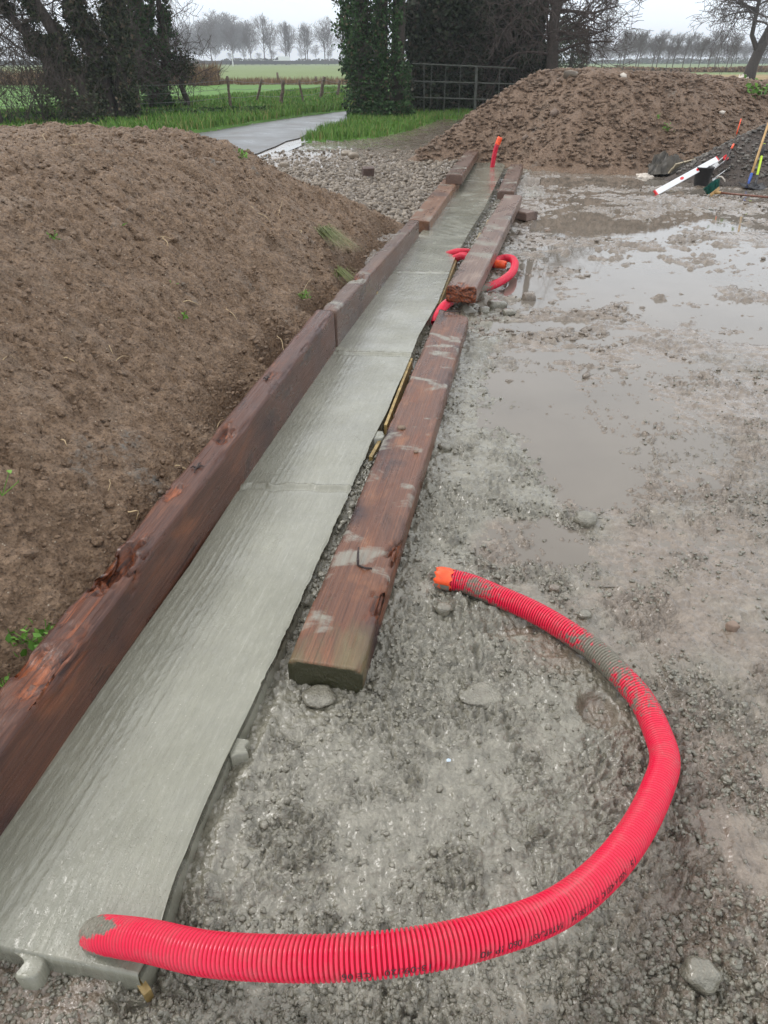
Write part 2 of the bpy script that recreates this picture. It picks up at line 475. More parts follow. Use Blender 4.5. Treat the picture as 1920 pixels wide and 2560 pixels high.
def mat_pipe():
    t = NT('red_corrugated_plastic'); co = t.coord()
    muds = t.attr('mud', 'Red'); groove_shade = t.attr('mud', 'Green')
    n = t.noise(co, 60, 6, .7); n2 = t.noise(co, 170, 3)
    base = t.mix(groove_shade, (0.76, 0.014, 0.060), (0.42, 0.0, 0.018))  # same plastic throughout; shade between the ribs is painted as darker red
    m = t.mr(t.math('ADD', muds, t.mr(n, .3, .7, -.5, .5)), .42, .68)
    mc = t.mix(t.mr(n2, .3, .7), (0.13, 0.12, 0.09), (0.25, 0.235, 0.19))
    m = t.math('MAXIMUM', m, t.math('MULTIPLY', t.mr(t.noise(co, 16, 5, .7), .45, .75), .30)); return t.fin(t.mix(m, base, mc), t.mr(m, 0, 1, .22, .5), t.bump(t.math('ADD', n2, m), .15, .002), .4)
def mat_leaf(name, a, b, rough=.45, c3=None):
    t = NT(name); f = t.island()
    c = t.mix(f, a, b)
    if c3: c = t.mix(t.mr(t.math('FRACT', t.math('MULTIPLY', f, 7.13), 0), .86, .9), c, c3)
    return t.fin(c, max(rough, .55), None, .2)
def mat_stone(name, a, b, rough=.4):
    t = NT(name); co = t.coord(); f = t.island()
    c = t.mix(f, a, b); n = t.noise(co, 60, 5, .7)
    c = t.mix(t.mr(n, .35, .75, 0, .5), c, (0.06, 0.055, 0.045))
    return t.fin(c, t.mr(n, .3, .7, rough - .12, rough + .15), t.bump(n, .4, .006), .5)
def mat_road():
    t = NT('wet_asphalt'); co = t.coord(); n = t.noise(co, 1.2, 5); n2 = t.noise(co, 60, 4, .7)
    c = t.mix(t.mr(n2, .3, .7), (0.07, 0.072, 0.075), (0.14, 0.142, 0.146))
    c = t.mix(t.mr(n, .45, .75, 0, .5), c, (0.18, 0.165, 0.14))
    return t.fin(c, t.mr(n, .3, .7, .25, .5), t.bump(n2, .5, .006), .4)
def mat_water(name, c, rough=.04):
    t = NT(name); co = t.coord()
    n = t.noise(co, 14, 3, .5); v = t.node('ShaderNodeTexWave', {'wave_type': 'RINGS'}, Vector=co, Scale=3, Distortion=9).outputs['Fac']
    cc = t.mix(t.mr(t.noise(co, 1.3, 4), .3, .7), c, tuple(q * 1.25 for q in c))
    return t.fin(cc, rough, t.bump(t.math('ADD', n, t.math('MULTIPLY', v, .05)), .03, .006), .5)

M = {}
M['mud'] = mat_mud(); M['mudgrey'] = mat_mud('slurry_coated_stone', (1.0, 0.0, 0.0)); M['muddark'] = mat_mud('dark_wet_stone', (.6, .75, 0.0)); M['mudbrown'] = mat_mud('brown_wet_clod', (.15, .1, 0.0)); M['field'] = mat_field()
M['soil'] = mat_soil('brown_clay_soil', (0.135, 0.083, 0.049), (0.38, 0.258, 0.165), (0.27, 0.195, 0.135))
M['soil2'] = mat_soil('brown_rubble_soil', (0.125, 0.077, 0.048), (0.34, 0.23, 0.155), (0.27, 0.195, 0.14), big=2.0)
M['darkgravel'] = mat_soil('dark_gravel', (0.05, 0.04, 0.034), (0.15, 0.12, 0.10), (0.09, 0.08, 0.075), big=2.0)
M['slab'] = mat_slab()
M['wood_left'] = mat_wood('creosoted_wood_red', (0.028, 0.011, 0.009), (0.105, 0.042, 0.026), (0.25, 0.095, 0.045), rot=.55, slurry=0, seed=1.3)
M['wood_main'] = mat_wood('creosoted_wood_worn', (0.038, 0.018, 0.014), (0.155, 0.066, 0.038), (0.32, 0.14, 0.07), rot=.6, slurry=.48, seed=4.1, sl_scale=5.5, endmoss=.6)
M['wood_purple'] = mat_wood('creosoted_wood_purple', (0.045, 0.026, 0.022), (0.135, 0.078, 0.056), (0.25, 0.15, 0.10), rot=.35, slurry=.45, seed=7.7)
M['wood_orange'] = mat_wood('creosoted_wood_orange', (0.08, 0.045, 0.034), (0.22, 0.105, 0.055), (0.38, 0.20, 0.11), rot=.35, slurry=.35, seed=2.2)
M['wood_grey'] = mat_wood('creosoted_wood_grey', (0.07, 0.045, 0.038), (0.20, 0.125, 0.095), (0.40, 0.30, 0.24), rot=.35, slurry=.45, seed=9.2, sl_scale=3.2)
M['pipe'] = mat_pipe()
M['ink'] = plain('black_ink', (0.01, 0.008, 0.01), .5, .1)
M['tape'] = plain('orange_tape', (0.90, 0.10, 0.025), .35, .25, 40, .5)
M['steel'] = plain('rusty_steel', (0.035, 0.022, 0.02), .5, .4, 60, .4)
M['ply'] = plain('yellow_formwork_plywood', (0.34, 0.24, 0.09), .5, .45, 22, .4)
M['pine'] = plain('pale_board_wood', (0.42, 0.36, 0.25), .6, .25, 22, .3)
M['stone'] = mat_stone('crushed_stone', (0.115, 0.09, 0.066), (0.31, 0.255, 0.195))
M['greystone'] = mat_stone('slurry_coated_gravel', (0.15, 0.145, 0.12), (0.33, 0.325, 0.285), .33)
M['darkstone'] = mat_stone('dark_gravel_stones', (0.05, 0.045, 0.04), (0.20, 0.18, 0.155), .38)
M['clod'] = mat_stone('clay_clods', (0.075, 0.048, 0.03), (0.23, 0.16, 0.108), .6)
M['clod2'] = mat_stone('rubble_clods', (0.08, 0.05, 0.035), (0.28, 0.20, 0.15), .55)
M['straw'] = plain('pale_root', (0.48, 0.36, 0.21), .6, .3, 60)
M['weed'] = mat_leaf('weed_green', (0.06, 0.15, 0.02), (0.17, 0.33, 0.06))
M['grass'] = mat_leaf('grass_blades', (0.045, 0.11, 0.014), (0.15, 0.29, 0.05), .5, (0.24, 0.22, 0.08))
M['oldgrass'] = mat_leaf('faded_grass', (0.07, 0.09, 0.025), (0.19, 0.21, 0.08)); M['drygrass'] = mat_leaf('dry_weeds', (0.10, 0.055, 0.03), (0.25, 0.16, 0.09), .7)
M['ivy'] = mat_leaf('ivy_leaves', (0.013, 0.034, 0.011), (0.06, 0.125, 0.04), .38, (0.10, 0.085, 0.05))
M['ivy2'] = mat_leaf('brown_ivy_leaves', (0.015, 0.022, 0.011), (0.06, 0.075, 0.035), .42, (0.11, 0.085, 0.055))
M['hedge'] = mat_leaf('hedge_leaves', (0.010, 0.018, 0.009), (0.045, 0.06, 0.03), .5, (0.07, 0.055, 0.04))
M['bark'] = plain('dark_bark', (0.045, 0.035, 0.028), .8, .4, 12, .6)
M['twig'] = plain('twigs', (0.055, 0.04, 0.033), .8, .3, 12, .3)
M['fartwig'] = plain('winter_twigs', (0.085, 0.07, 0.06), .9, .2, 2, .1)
M['postwood'] = plain('weathered_post', (0.12, 0.085, 0.065), .8, .5, 14, .6)
M['wire'] = plain('galvanised_wire', (0.12, 0.12, 0.12), .5, .2)
M['gate'] = plain('rusty_green_gate', (0.055, 0.06, 0.05), .6, .4, 10)
M['white'] = plain('white_plastic', (0.80, 0.82, 0.84), .35, .05, 10, .05)
M['alu'] = plain('brushed_aluminium', (0.62, 0.63, 0.64), .3, .08, 20, .05, metal=.7)
M['red'] = plain('red_plastic', (0.72, 0.03, 0.035), .35, .12, 20)
M['black'] = plain('black_rubber', (0.018, 0.018, 0.02), .45, .3, 20, .3)
M['dark'] = plain('dark_steel', (0.03, 0.03, 0.034), .4, .3, 20)
M['handle'] = plain('varnished_ash_handle', (0.48, 0.30, 0.12), .45, .2, 20)
M['brownhandle'] = plain('brown_broom_handle', (0.16, 0.065, 0.04), .4, .3, 20)
M['yellow'] = plain('fluorescent_yellow_grip', (0.62, 0.85, 0.06), .4, .08, 20)
M['blue'] = plain('blue_socket', (0.03, 0.09, 0.36), .4, .2, 20)
M['green'] = plain('green_bristles', (0.01, 0.13, 0.10), .6, .4, 60, .5)
M['membrane'] = plain('grey_membrane', (0.06, 0.052, 0.04), .5, .5, 8, .6)
M['bag'] = plain('dirty_white_bag', (0.62, 0.56, 0.49), .6, .25, 3, .4)
M['brick'] = plain('dark_brick', (0.09, 0.06, 0.05), .6, .35, 20, .4)
M['road'] = mat_road()
M['farroad'] = plain('far_road_asphalt', (0.10, 0.10, 0.105), .5, .2, 1)
M['rail'] = plain('dull_guard_rail', (0.06, 0.065, 0.07), .6, .2, 1)
M['puddle'] = mat_water('muddy_water', (0.15, 0.132, 0.11), .025)
M['puddle2'] = mat_water('brown_water', (0.17, 0.135, 0.095), .06)
M['glass'] = plain('dark_glass', (0.03, 0.035, 0.04), .1, .1)
M['litter'] = plain('pale_blue_litter', (0.5, 0.62, 0.75), .5, .1)

# ------------------------------------------------------------------ plan of the place (world polygons from the ground plane)
def xy(l, z=0): return [tuple(P(a, b, z)[:2]) for a, b in l]
RIGHT_EDGE = xy([(330, 2440), (400, 2300), (450, 2140), (515, 1985), (579, 1850), (680, 1640), (772, 1446), (850, 1272), (931, 1092), (968, 1020), (1024, 891), (1047, 833), (1094, 752), (1117, 694), (1134, 648), (1169, 584), (1209, 521), (1229, 480), (1262, 413)])
LEFT_EDGE = xy([(-300, 2530), (0, 2091), (325, 1627), (468, 1428), (610, 1208), (750, 1004), (839, 874), (931, 741), (966, 694), (1036, 602), (1076, 555), (1117, 509), (1169, 434), (1186, 413)])
GRASS_POLY = xy([(752, 357), (800, 356), (870, 352), (930, 347), (1020, 328), (1100, 300), (1300, 290), (1300, 262), (1090, 262), (895, 276), (868, 304), (810, 324)])
ROAD_FAR = [(431, 341), (521, 330), (694, 301), (885, 275), (1010, 257)]
ROAD_NEAR = [(628, 387), (694, 362), (758, 341), (810, 324), (868, 304), (960, 278), (1060, 262)]
rf = [P(*p) for p in ROAD_FAR]; rn = [P(*p) for p in ROAD_NEAR]
d0 = (rf[1] - rf[0]).normalized()
rf = [rf[0] - d0 * 22, rf[0] - d0 * 9] + rf
d1 = (rn[1] - rn[0]).normalized()
rn = [rn[0] - (d0 * .7 + d1 * .3).normalized() * 20, rn[0] - (d0 * .6 + d1 * .4).normalized() * 7] + rn
ROAD_POLY = [tuple(p[:2]) for p in rf] + [tuple(p[:2]) for p in rn[::-1]]
YARD_LIMIT = [tuple(p[:2]) for p in rf]

SA, SB = P(0, 2091), P(839, 874)                   # inner foot line of the long left sleeper
SDIR = (SB - SA).normalized(); SNOR = Vector((-SDIR.y, SDIR.x, 0))    # to the left
MA = SA + SNOR * .13; MB_ = MA + SDIR * 6.2; 
MB_FAR = Vector((0.30, 7.9, 0))

def slab_lr(y):
    """x of the slab's left and right edge at forward distance y"""
    L = sorted(LEFT_EDGE, key=lambda p: p[1]); Rr = sorted(RIGHT_EDGE, key=lambda p: p[1])
    return (np.interp(y, [p[1] for p in L], [p[0] for p in L]), np.interp(y, [p[1] for p in Rr], [p[0] for p in Rr]))
PUD = [  # puddles: pixel centre, half-size in metres (x, y), depth
    ((1560, 960), (.80, .75), .013), ((1345, 960), (.24, .9), .013), ((1480, 1140), (.26, .4), .016), ((1700, 1150), (.6, .35), .012),
    ((1440, 640), (.25, .28), .045), ((1340, 700), (.3, .4), .030), ((1600, 700), (.9, .45), .017), ((1500, 560), (.9, .5), .021),
    ((1800, 640), (1.2, .8), .020), ((1850, 780), (.7, .5), .020), ((1500, 445), (1.9, .5), .11), ((1800, 470), (1.6, .30), .045),
    ((1420, 500), (1.1, .45), .012), ((1700, 540), (2.2, .6), .022), ((1320, 1330), (.25, .16), .012),
    ((1500, 1740), (.05, .06), .04), ((1260, 1540), (.16, .05), .03)]
WATER_Z = -0.0635
def yard_h(x, y):
    xl, xr = slab_lr(y)
    dist = np.hypot(x, y)
    lod = np.clip(1.0 - (y - 14) / 8, 0, 1)
    z = -0.048 + .014 * fbm(x * .9, y * .9, 3, 3) + .010 * fbm(x * 4, y * 4, 13, 3)
    right = sstep(-.1, .3, x - xr)
    far = sstep(3.0, 6.5, y)
    near = 1 - far
    # how rough each patch is
    patch = sstep(-.30, .22, fbm(x * 4.2 + 3, y * 4.2, 31, 4, .65))
    dk = np.clip(sstep(1.15, 1.7, x - .1 * y) * (1 - sstep(2.6, 3.1, y)) + sstep(.35, .6, fbm(x * 1.4, y * 1.4, 77, 3)) * .7, 0, 1)
    wx = x + .012 * fbm(x * 22, y * 22, 41, 2); wy = y + .012 * fbm(x * 22 + 9, y * 22, 42, 2)
    rgh = np.clip(.50 + .50 * np.maximum(patch, dk), 0, 1); mid_ = sstep(-.3, .3, fbm(x * 3.1, y * 3.1, 36, 3))
    c1, _ = crease(x * 32, y * 32, 5); c2, _ = crease(x * 66, y * 66, 6); c4, _ = crease(x * 16, y * 16, 7); c3, _ = crease(x * 9, y * 11, 8)
    z += .025 * (c1 - .45) * rgh * (near * .8 + .2) * (.45 + .55 * patch) + .013 * (c2 - .45) * rgh * near + .020 * (c4 - .5) * mid_ * (.4 + .6 * patch) + .020 * (c3 - .5) * (.25 + .75 * patch) * (1 - .3 * near)
    # churned ruts further off
    rw = fbm(x * 1.2, y * 3.0, 60, 3)
    rr = ridged(x * 2.3 + .4 * rw, y * 5.0 + rw, 61, 5)
    cl = sstep(-.15, .35, fbm(x * .9, y * 1.6, 68, 3))
    z += ((.05 + .07 * cl) * (rr - .66) + (.012 + .035 * cl) * fbm(x * 11, y * 20, 65, 4, .6)) * far * right
    z += (.036 * (ridged(x * 7, y * 9, 66, 4) - .64)) * (1 - .5 * near) * (.35 + .65 * patch) 
    z += .012 * (ridged(x * 13, y * 17, 67, 3) - .6) * near + .006 * fbm(x * 60, y * 60, 69, 2) * near * patch
    # puddle hollows
    pud = np.zeros(np.shape(x))
    for (c, (sx, sy), dp) in PUD:
        q = P(*c)
        d = ((x - q.x) / sx) ** 2 + ((y - q.y) / sy) ** 2 + .9 * fbm(x * 3, y * 3, 71, 3)
        w = 1 - sstep(.35, 1.5, d)
        z = z - dp * w
        pud = np.maximum(pud, w)
    z = z - .012 * sstep(.7, 1.4, x - xr) * sstep(3.4, 5, y)
    # smoother inside hollows
    z = z * (1 - .0 * pud)
    # dry heap ridge between the wheel marks, right side
    # trench beside and under the slab
    inside = sstep(-.10, .02, x - xl) * sstep(-.16, -.05, xr + .10 - x) * (1 - sstep(14.3, 14.6, y)) * sstep(.72, .8, y - .0 * x)
    gap = sstep(0., .03, xr + .10 - x) * sstep(-.02, .02, x - xl + .12) * (1 - sstep(14.2, 14.4, y)) * sstep(.80, .86, y)
    z = z + gap * (.018 - .047 * sstep(2.9, 3.4, y)) - .026 * sstep(.10, .0, x - xr) * sstep(-.05, .0, x - xr) * (y < 1.9) * (y > .6) + .012 * sstep(.34, .25, x - xr) * sstep(0, .02, x - xr) * (y < 3) * 0 - .05 * inside * sstep(.004, .03, xr - x)
    # left of the trench beyond the mound: crushed stone
    left = 1 - sstep(-.3, .05, x - xl)
    st = left * sstep(6.0, 7.0, y) * (1 - sstep(15, 18, y))
    f1, f2, cid = worley(wx * 13, wy * 13, 9)
    z = z + st * (.045 + .03 * (1 - sstep(.1, .6, f1)) * cid + .05 * fbm(x * .7, y * .7, 14, 2))
    z = z + sstep(15, 19, y) * .045
    # road bed
    rs = poly_sd(x, y, ROAD_POLY)
    z = np.where(rs > -.6, z * (1 - sstep(-.6, -.05, rs)) + (-.012) * sstep(-.6, -.05, rs), z)
    return z, patch, dk, pud, st, right, far, rs
def gz(x, y):
    return float(yard_h(np.array([x], float), np.array([y], float))[0][0])

# ------------------------------------------------------------------ ground sheet
ys = [.22]
while ys[-1] < 15: ys.append(ys[-1] + max(.0042, ys[-1] * .0036))
while ys[-1] < 40: ys.append(ys[-1] * 1.009)
while ys[-1] < 1500: ys.append(ys[-1] * 1.04)
ys = np.array(ys); NC = 1050
u = np.linspace(-1, 1, NC)
halfw = 1.15 + .92 * ys
cen = .55 * np.exp(-ys / 6)
X = cen[:, None] + u[None, :] * halfw[:, None]
Y = np.repeat(ys[:, None], NC, 1)
Z, patch, dk, pud, st, right, far, rs = yard_h(X.ravel(), Y.ravel())
x = X.ravel(); y = Y.ravel()
# field side: beyond the far edge of the road, and the verge by the hedge
fieldside = poly_sd(x, y, YARD_LIMIT + [(60, 40), (60, 60), (-5000, 5200), (-5000, -10), (YARD_LIMIT[0][0] - 30, YARD_LIMIT[0][1] - 2)])
back = np.maximum(fieldside, (y - 30) * .6)
verge = poly_sd(x, y, GRASS_POLY)
grassm = np.maximum(back, verge) + .10 * fbm(x * 3, y * 3, 90, 3)
isg = grassm > 0
Zg = .02 + .05 * fbm(x * .8, y * .8, 95, 3) * (y < 60) + .10 * sstep(0.1, 1.4, fieldside) * (y < 400)
Z = np.where(isg, Z * (1 - sstep(0, .3, grassm)) + Zg * sstep(0, .3, grassm), Z)
Z = np.where((rs > -.05), -.012, Z)
grn = isg & (rs < 0.0)
F = grid_faces(len(ys), NC)
fg = grn[F].all(1)
xl, xr = slab_lr(y)
rc = sstep(-.12, -.02, x - xr); z_r = np.clip(1.05 - sstep(.35, 1.35, (x - xr) - .25 * fbm(x, y, 33, 3)) * .75 - far * .55 - pud * .35, 0, 1) * rc + (1 - rc) * .15
zone = np.stack([z_r, dk * (1 - far * .7), np.clip(st, 0, 1)], 1)
V = np.stack([x, y, Z], 1)
def sub(V, F, m, extra):
    Fs = F[m]; used = np.unique(Fs); mp = np.full(len(V), -1); mp[used] = np.arange(len(used))
    return V[used], mp[Fs], extra[used]
pp = np.clip(np.maximum(patch, dk * .9) * (1 - .6 * pud) + .25 * far, 0, 1); pp = np.where((Z < WATER_Z + .006) & (far > .2), pp * .5, pp)
v_, f_, e_ = sub(V, F, ~fg, np.hstack([zone, pp[:, None]]))
g = mesh_np('muddy_ground', v_, f_, M['mud'], attrs={'zone': e_[:, :3], 'patch': np.repeat(e_[:, 3:4], 3, 1)}); setp(g, kind='structure')
stub = sstep(64, 68, y) * (1 - sstep(100, 112, y)) * sstep(5, 25, x)
dull = sstep(60, 66, y) * (1 - .0 * x)
mudf = (sstep(56, 60, y) * (1 - sstep(66, 72, y))) * (1 - sstep(-2, 10, x)) * .55
fz = np.stack([dull * np.clip(1 - sstep(360, 380, y), 0, 1), stub, mudf], 1)
v_, f_, e_ = sub(V, F, fg, fz)
g = mesh_np('field', v_, f_, M['field'], attrs={'zone': e_}); setp(g, kind='structure')
del V, F, X, Y

# water lying in the hollows
mbw = MB()
q0 = [(.35, 2.0), (7.5, 2.0), (13, 9), (13, 13.2), (2.75, 13.2), (2.1, 10), (1.15, 6.4), (.60, 4.2)]
mbw.add([(a, b, WATER_Z) for a, b in q0], [tuple(range(len(q0)))])
mbw.build('puddle_water', M['puddle']).__setitem__('kind', 'structure')
mbw = MB(); q = xy([(630, 396), (640, 389), (700, 374), (762, 356), (764, 360), (712, 382), (668, 394), (640, 402)])
mbw.add([(a, b, .004) for a, b in q], [tuple(range(len(q)))])
mbw.build('roadside_puddle', M['puddle']).__setitem__('kind', 'structure')

# lane
rfc, _ = catmull([(*p[:2], 0) for p in rf], n=60); rnc, _ = catmull([(*p[:2], 0) for p in rn], n=60)
V = []; 
for i in range(61):
    for k in range(9):
        t = k / 8; a = rfc[i] * (1 - t) + rnc[i] * t
        e = .05 * math.sin(i * 2.3) * (1 if k in (0, 8) else 0)
        V.append((a[0] + e, a[1], .006 + .03 * math.sin(math.pi * t)))
mesh_np('lane', V, grid_faces(61, 9), M['road']).__setitem__('kind', 'structure')

# ------------------------------------------------------------------ concrete strip
yy = [.70]
while yy[-1] < 14.6: yy.append(yy[-1] + max(.0055, yy[-1] * .0034))
yy = np.array(yy); nt = 120; tt = np.linspace(0, 1, nt)
xl, xr = slab_lr(yy)
END = P(395, 2300).y
jag = .003 * fbm(yy * 5, yy * 0, 4, 5, .6)
jag = np.where((yy > 1.5) & (yy < 3.0), jag + .006 * fbm(yy * 18, yy * 0, 8, 4, .7), jag)
Xs = xl[:, None] + (xr + jag * (yy < 5) - xl)[:, None] * tt[None]
Ys = np.repeat(yy[:, None], nt, 1)
# skew rows so that both ends lie square to the strip
Ys = Ys - (Xs - ((xl + xr) / 2)[:, None]) * .17
W = (xr - xl)[:, None]
T = tt[None] * W
S = Ys
seams = [P(800, 1215).y, P(960, 882).y, P(1060, 680).y]
amp = 1 - sstep(2.6, 3.2, S) * .55
ph = T / .027 + .22 * fbm(S * 5.0, T * 9, 2, 4, .6)
saw = ph - np.floor(ph)
rm = sstep(-.25, .3, fbm(S * 1.3, T * 5, 44, 2) + .12)
z = .0011 * np.exp(-((saw - .5) / .12) ** 2) * np.clip(.15 + .85 * rm + .5 * vn(S * 16, T * 60, 77), 0, 1.4) * amp * (1 - sstep(.34, .42, T))
z += .0005 * vn(S * 75 + 2 * np.sin(T * 60), T * 26, 21) * rm + .0007 * fbm(S * 34, T * 80, 22, 4, .6) * (.4 + .8 * rm)
z += .0008 * fbm(S * 1.2, T * 3, 25, 2)
z += .0008 * np.sin(S * 190 + 1.5 * fbm(S * 8, T * 9, 28, 2)) * sstep(2.8, 3.4, S) * sstep(0, .5, fbm(S * 1.1, T * 4, 29, 2) + .2)
for k, s0 in enumerate(seams):
    d = S - s0 - .012 * vn(T * 20, T * 0, k) + (T - .25) * .05
    z += .008 * np.exp(-(d / .010) ** 2) * (1 - .7 * vn(T * 40, T * 0, k + 3)) - .006 * np.exp(-((d + .03) / .012) ** 2)
z += -.006 * (1 - sstep(0, .008, (1 - tt)[None] * W)) * (.5 + .5 * vn(S * 11, S * 0, 12)) * (S < 3)
zz = z + .0 * Xs
Vs = np.stack([Xs.ravel(), Ys.ravel(), zz.ravel()], 1)
nr = len(yy)
uvw = np.stack([S.ravel(), T.ravel(), np.zeros(S.size)], 1)
Fs = grid_faces(nr, nt)
# skirts: right side, near end, left side, far end, all down into the ground
def skirt(idx, depth, out):
    global Vs, Fs, uvw
    base = len(Vs); rows = 5; add = []; ua = []
    for r_ in range(1, rows + 1):
        f = r_ / rows
        q = Vs[idx].copy(); q[:, 2] -= depth * f
        q[:, 0] += out[0] * (f * .012) + .004 * vn(q[:, 1] * 25 + r_, q[:, 0] * 25, 17 + r_); q[:, 1] += out[1] * (f * .012)
        add.append(q); uu = uvw[idx].copy(); uu[:, 2] += f * depth; ua.append(uu)
    n = len(idx); allidx = [idx] + [base + r_ * n + np.arange(n) for r_ in range(rows)]
    Vs = np.vstack([Vs] + add); uvw = np.vstack([uvw] + ua)
    for r_ in range(rows):
        a, b = allidx[r_], allidx[r_ + 1]
        Fs = np.vstack([Fs, np.stack([a[:-1], a[1:], b[1:], b[:-1]], 1)])
skirt(np.arange(nr) * nt + nt - 1, .13, (1, 0))
skirt(np.arange(nr) * nt, .13, (-1, 0))
skirt(np.arange(nt)[::-1], .13, (0, -1))
skirt((nr - 1) * nt + np.arange(nt), .13, (0, 1))
slab = wthing('concrete_strip', (0, 2, 0), 'long strip of fresh wet grey concrete poured between the wooden sleepers', 'concrete strip')
mesh_np('slab', Vs, Fs, M['slab'], slab, attrs={'uvw': uvw})
# spilled tabs of concrete on the edge and at the near end
def blob(name, pts, z0, z1, mat, parent=None, seed=0, **k):
    """a low slab of rough outline"""
    n = 48; c, _ = catmull([(a, b, 0) for a, b in pts + pts[:1]], n=n)
    c = c[:-1]; ctr = c.mean(0); V = []; rings = 8
    for r_ in range(rings + 1):
        f = 1 - (r_ / rings)
        for i, p in enumerate(c):
            q = ctr + (p - ctr) * (f if r_ else 1)
            zz = z1 + .003 * float(vn(np.array(q[0] * 40), np.array(q[1] * 40), seed)) - (.003 if r_ == 0 else 0)
            V.append((q[0], q[1], zz))
    m = len(c); F = []
    for r_ in range(rings):
        for i in range(m): F.append((r_ * m + i, r_ * m + (i + 1) % m, (r_ + 1) * m + (i + 1) % m, (r_ + 1) * m + i))
    b0 = len(V)
    for i, p in enumerate(c): V.append((V[i][0] * 1.0, V[i][1], z0))
    for i in range(m): F.append((i, b0 + i, b0 + (i + 1) % m, (i + 1) % m))
    uv = np.array([(a, b, c_) for a, b, c_ in V])
    return mesh_np(name, V, F, mat, parent, attrs={'uvw': uv}, **k)
blob('spill', xy([(560, 1838), (585, 1836), (622, 1842), (612, 1858), (618, 1876), (590, 1880), (574, 1884)]), -.12, -.012, M['slab'], slab, 3)
blob('spill', xy([(20, 2370), (110, 2372), (92, 2440), (36, 2442), (60, 2405)], -.01), -.12, -.008, M['slab'], slab, 5)
blob('spill', xy([(958, 1075), (960, 1092), (926, 1092), (935, 1078)]), -.1, -.003, M['slab'], slab, 7)

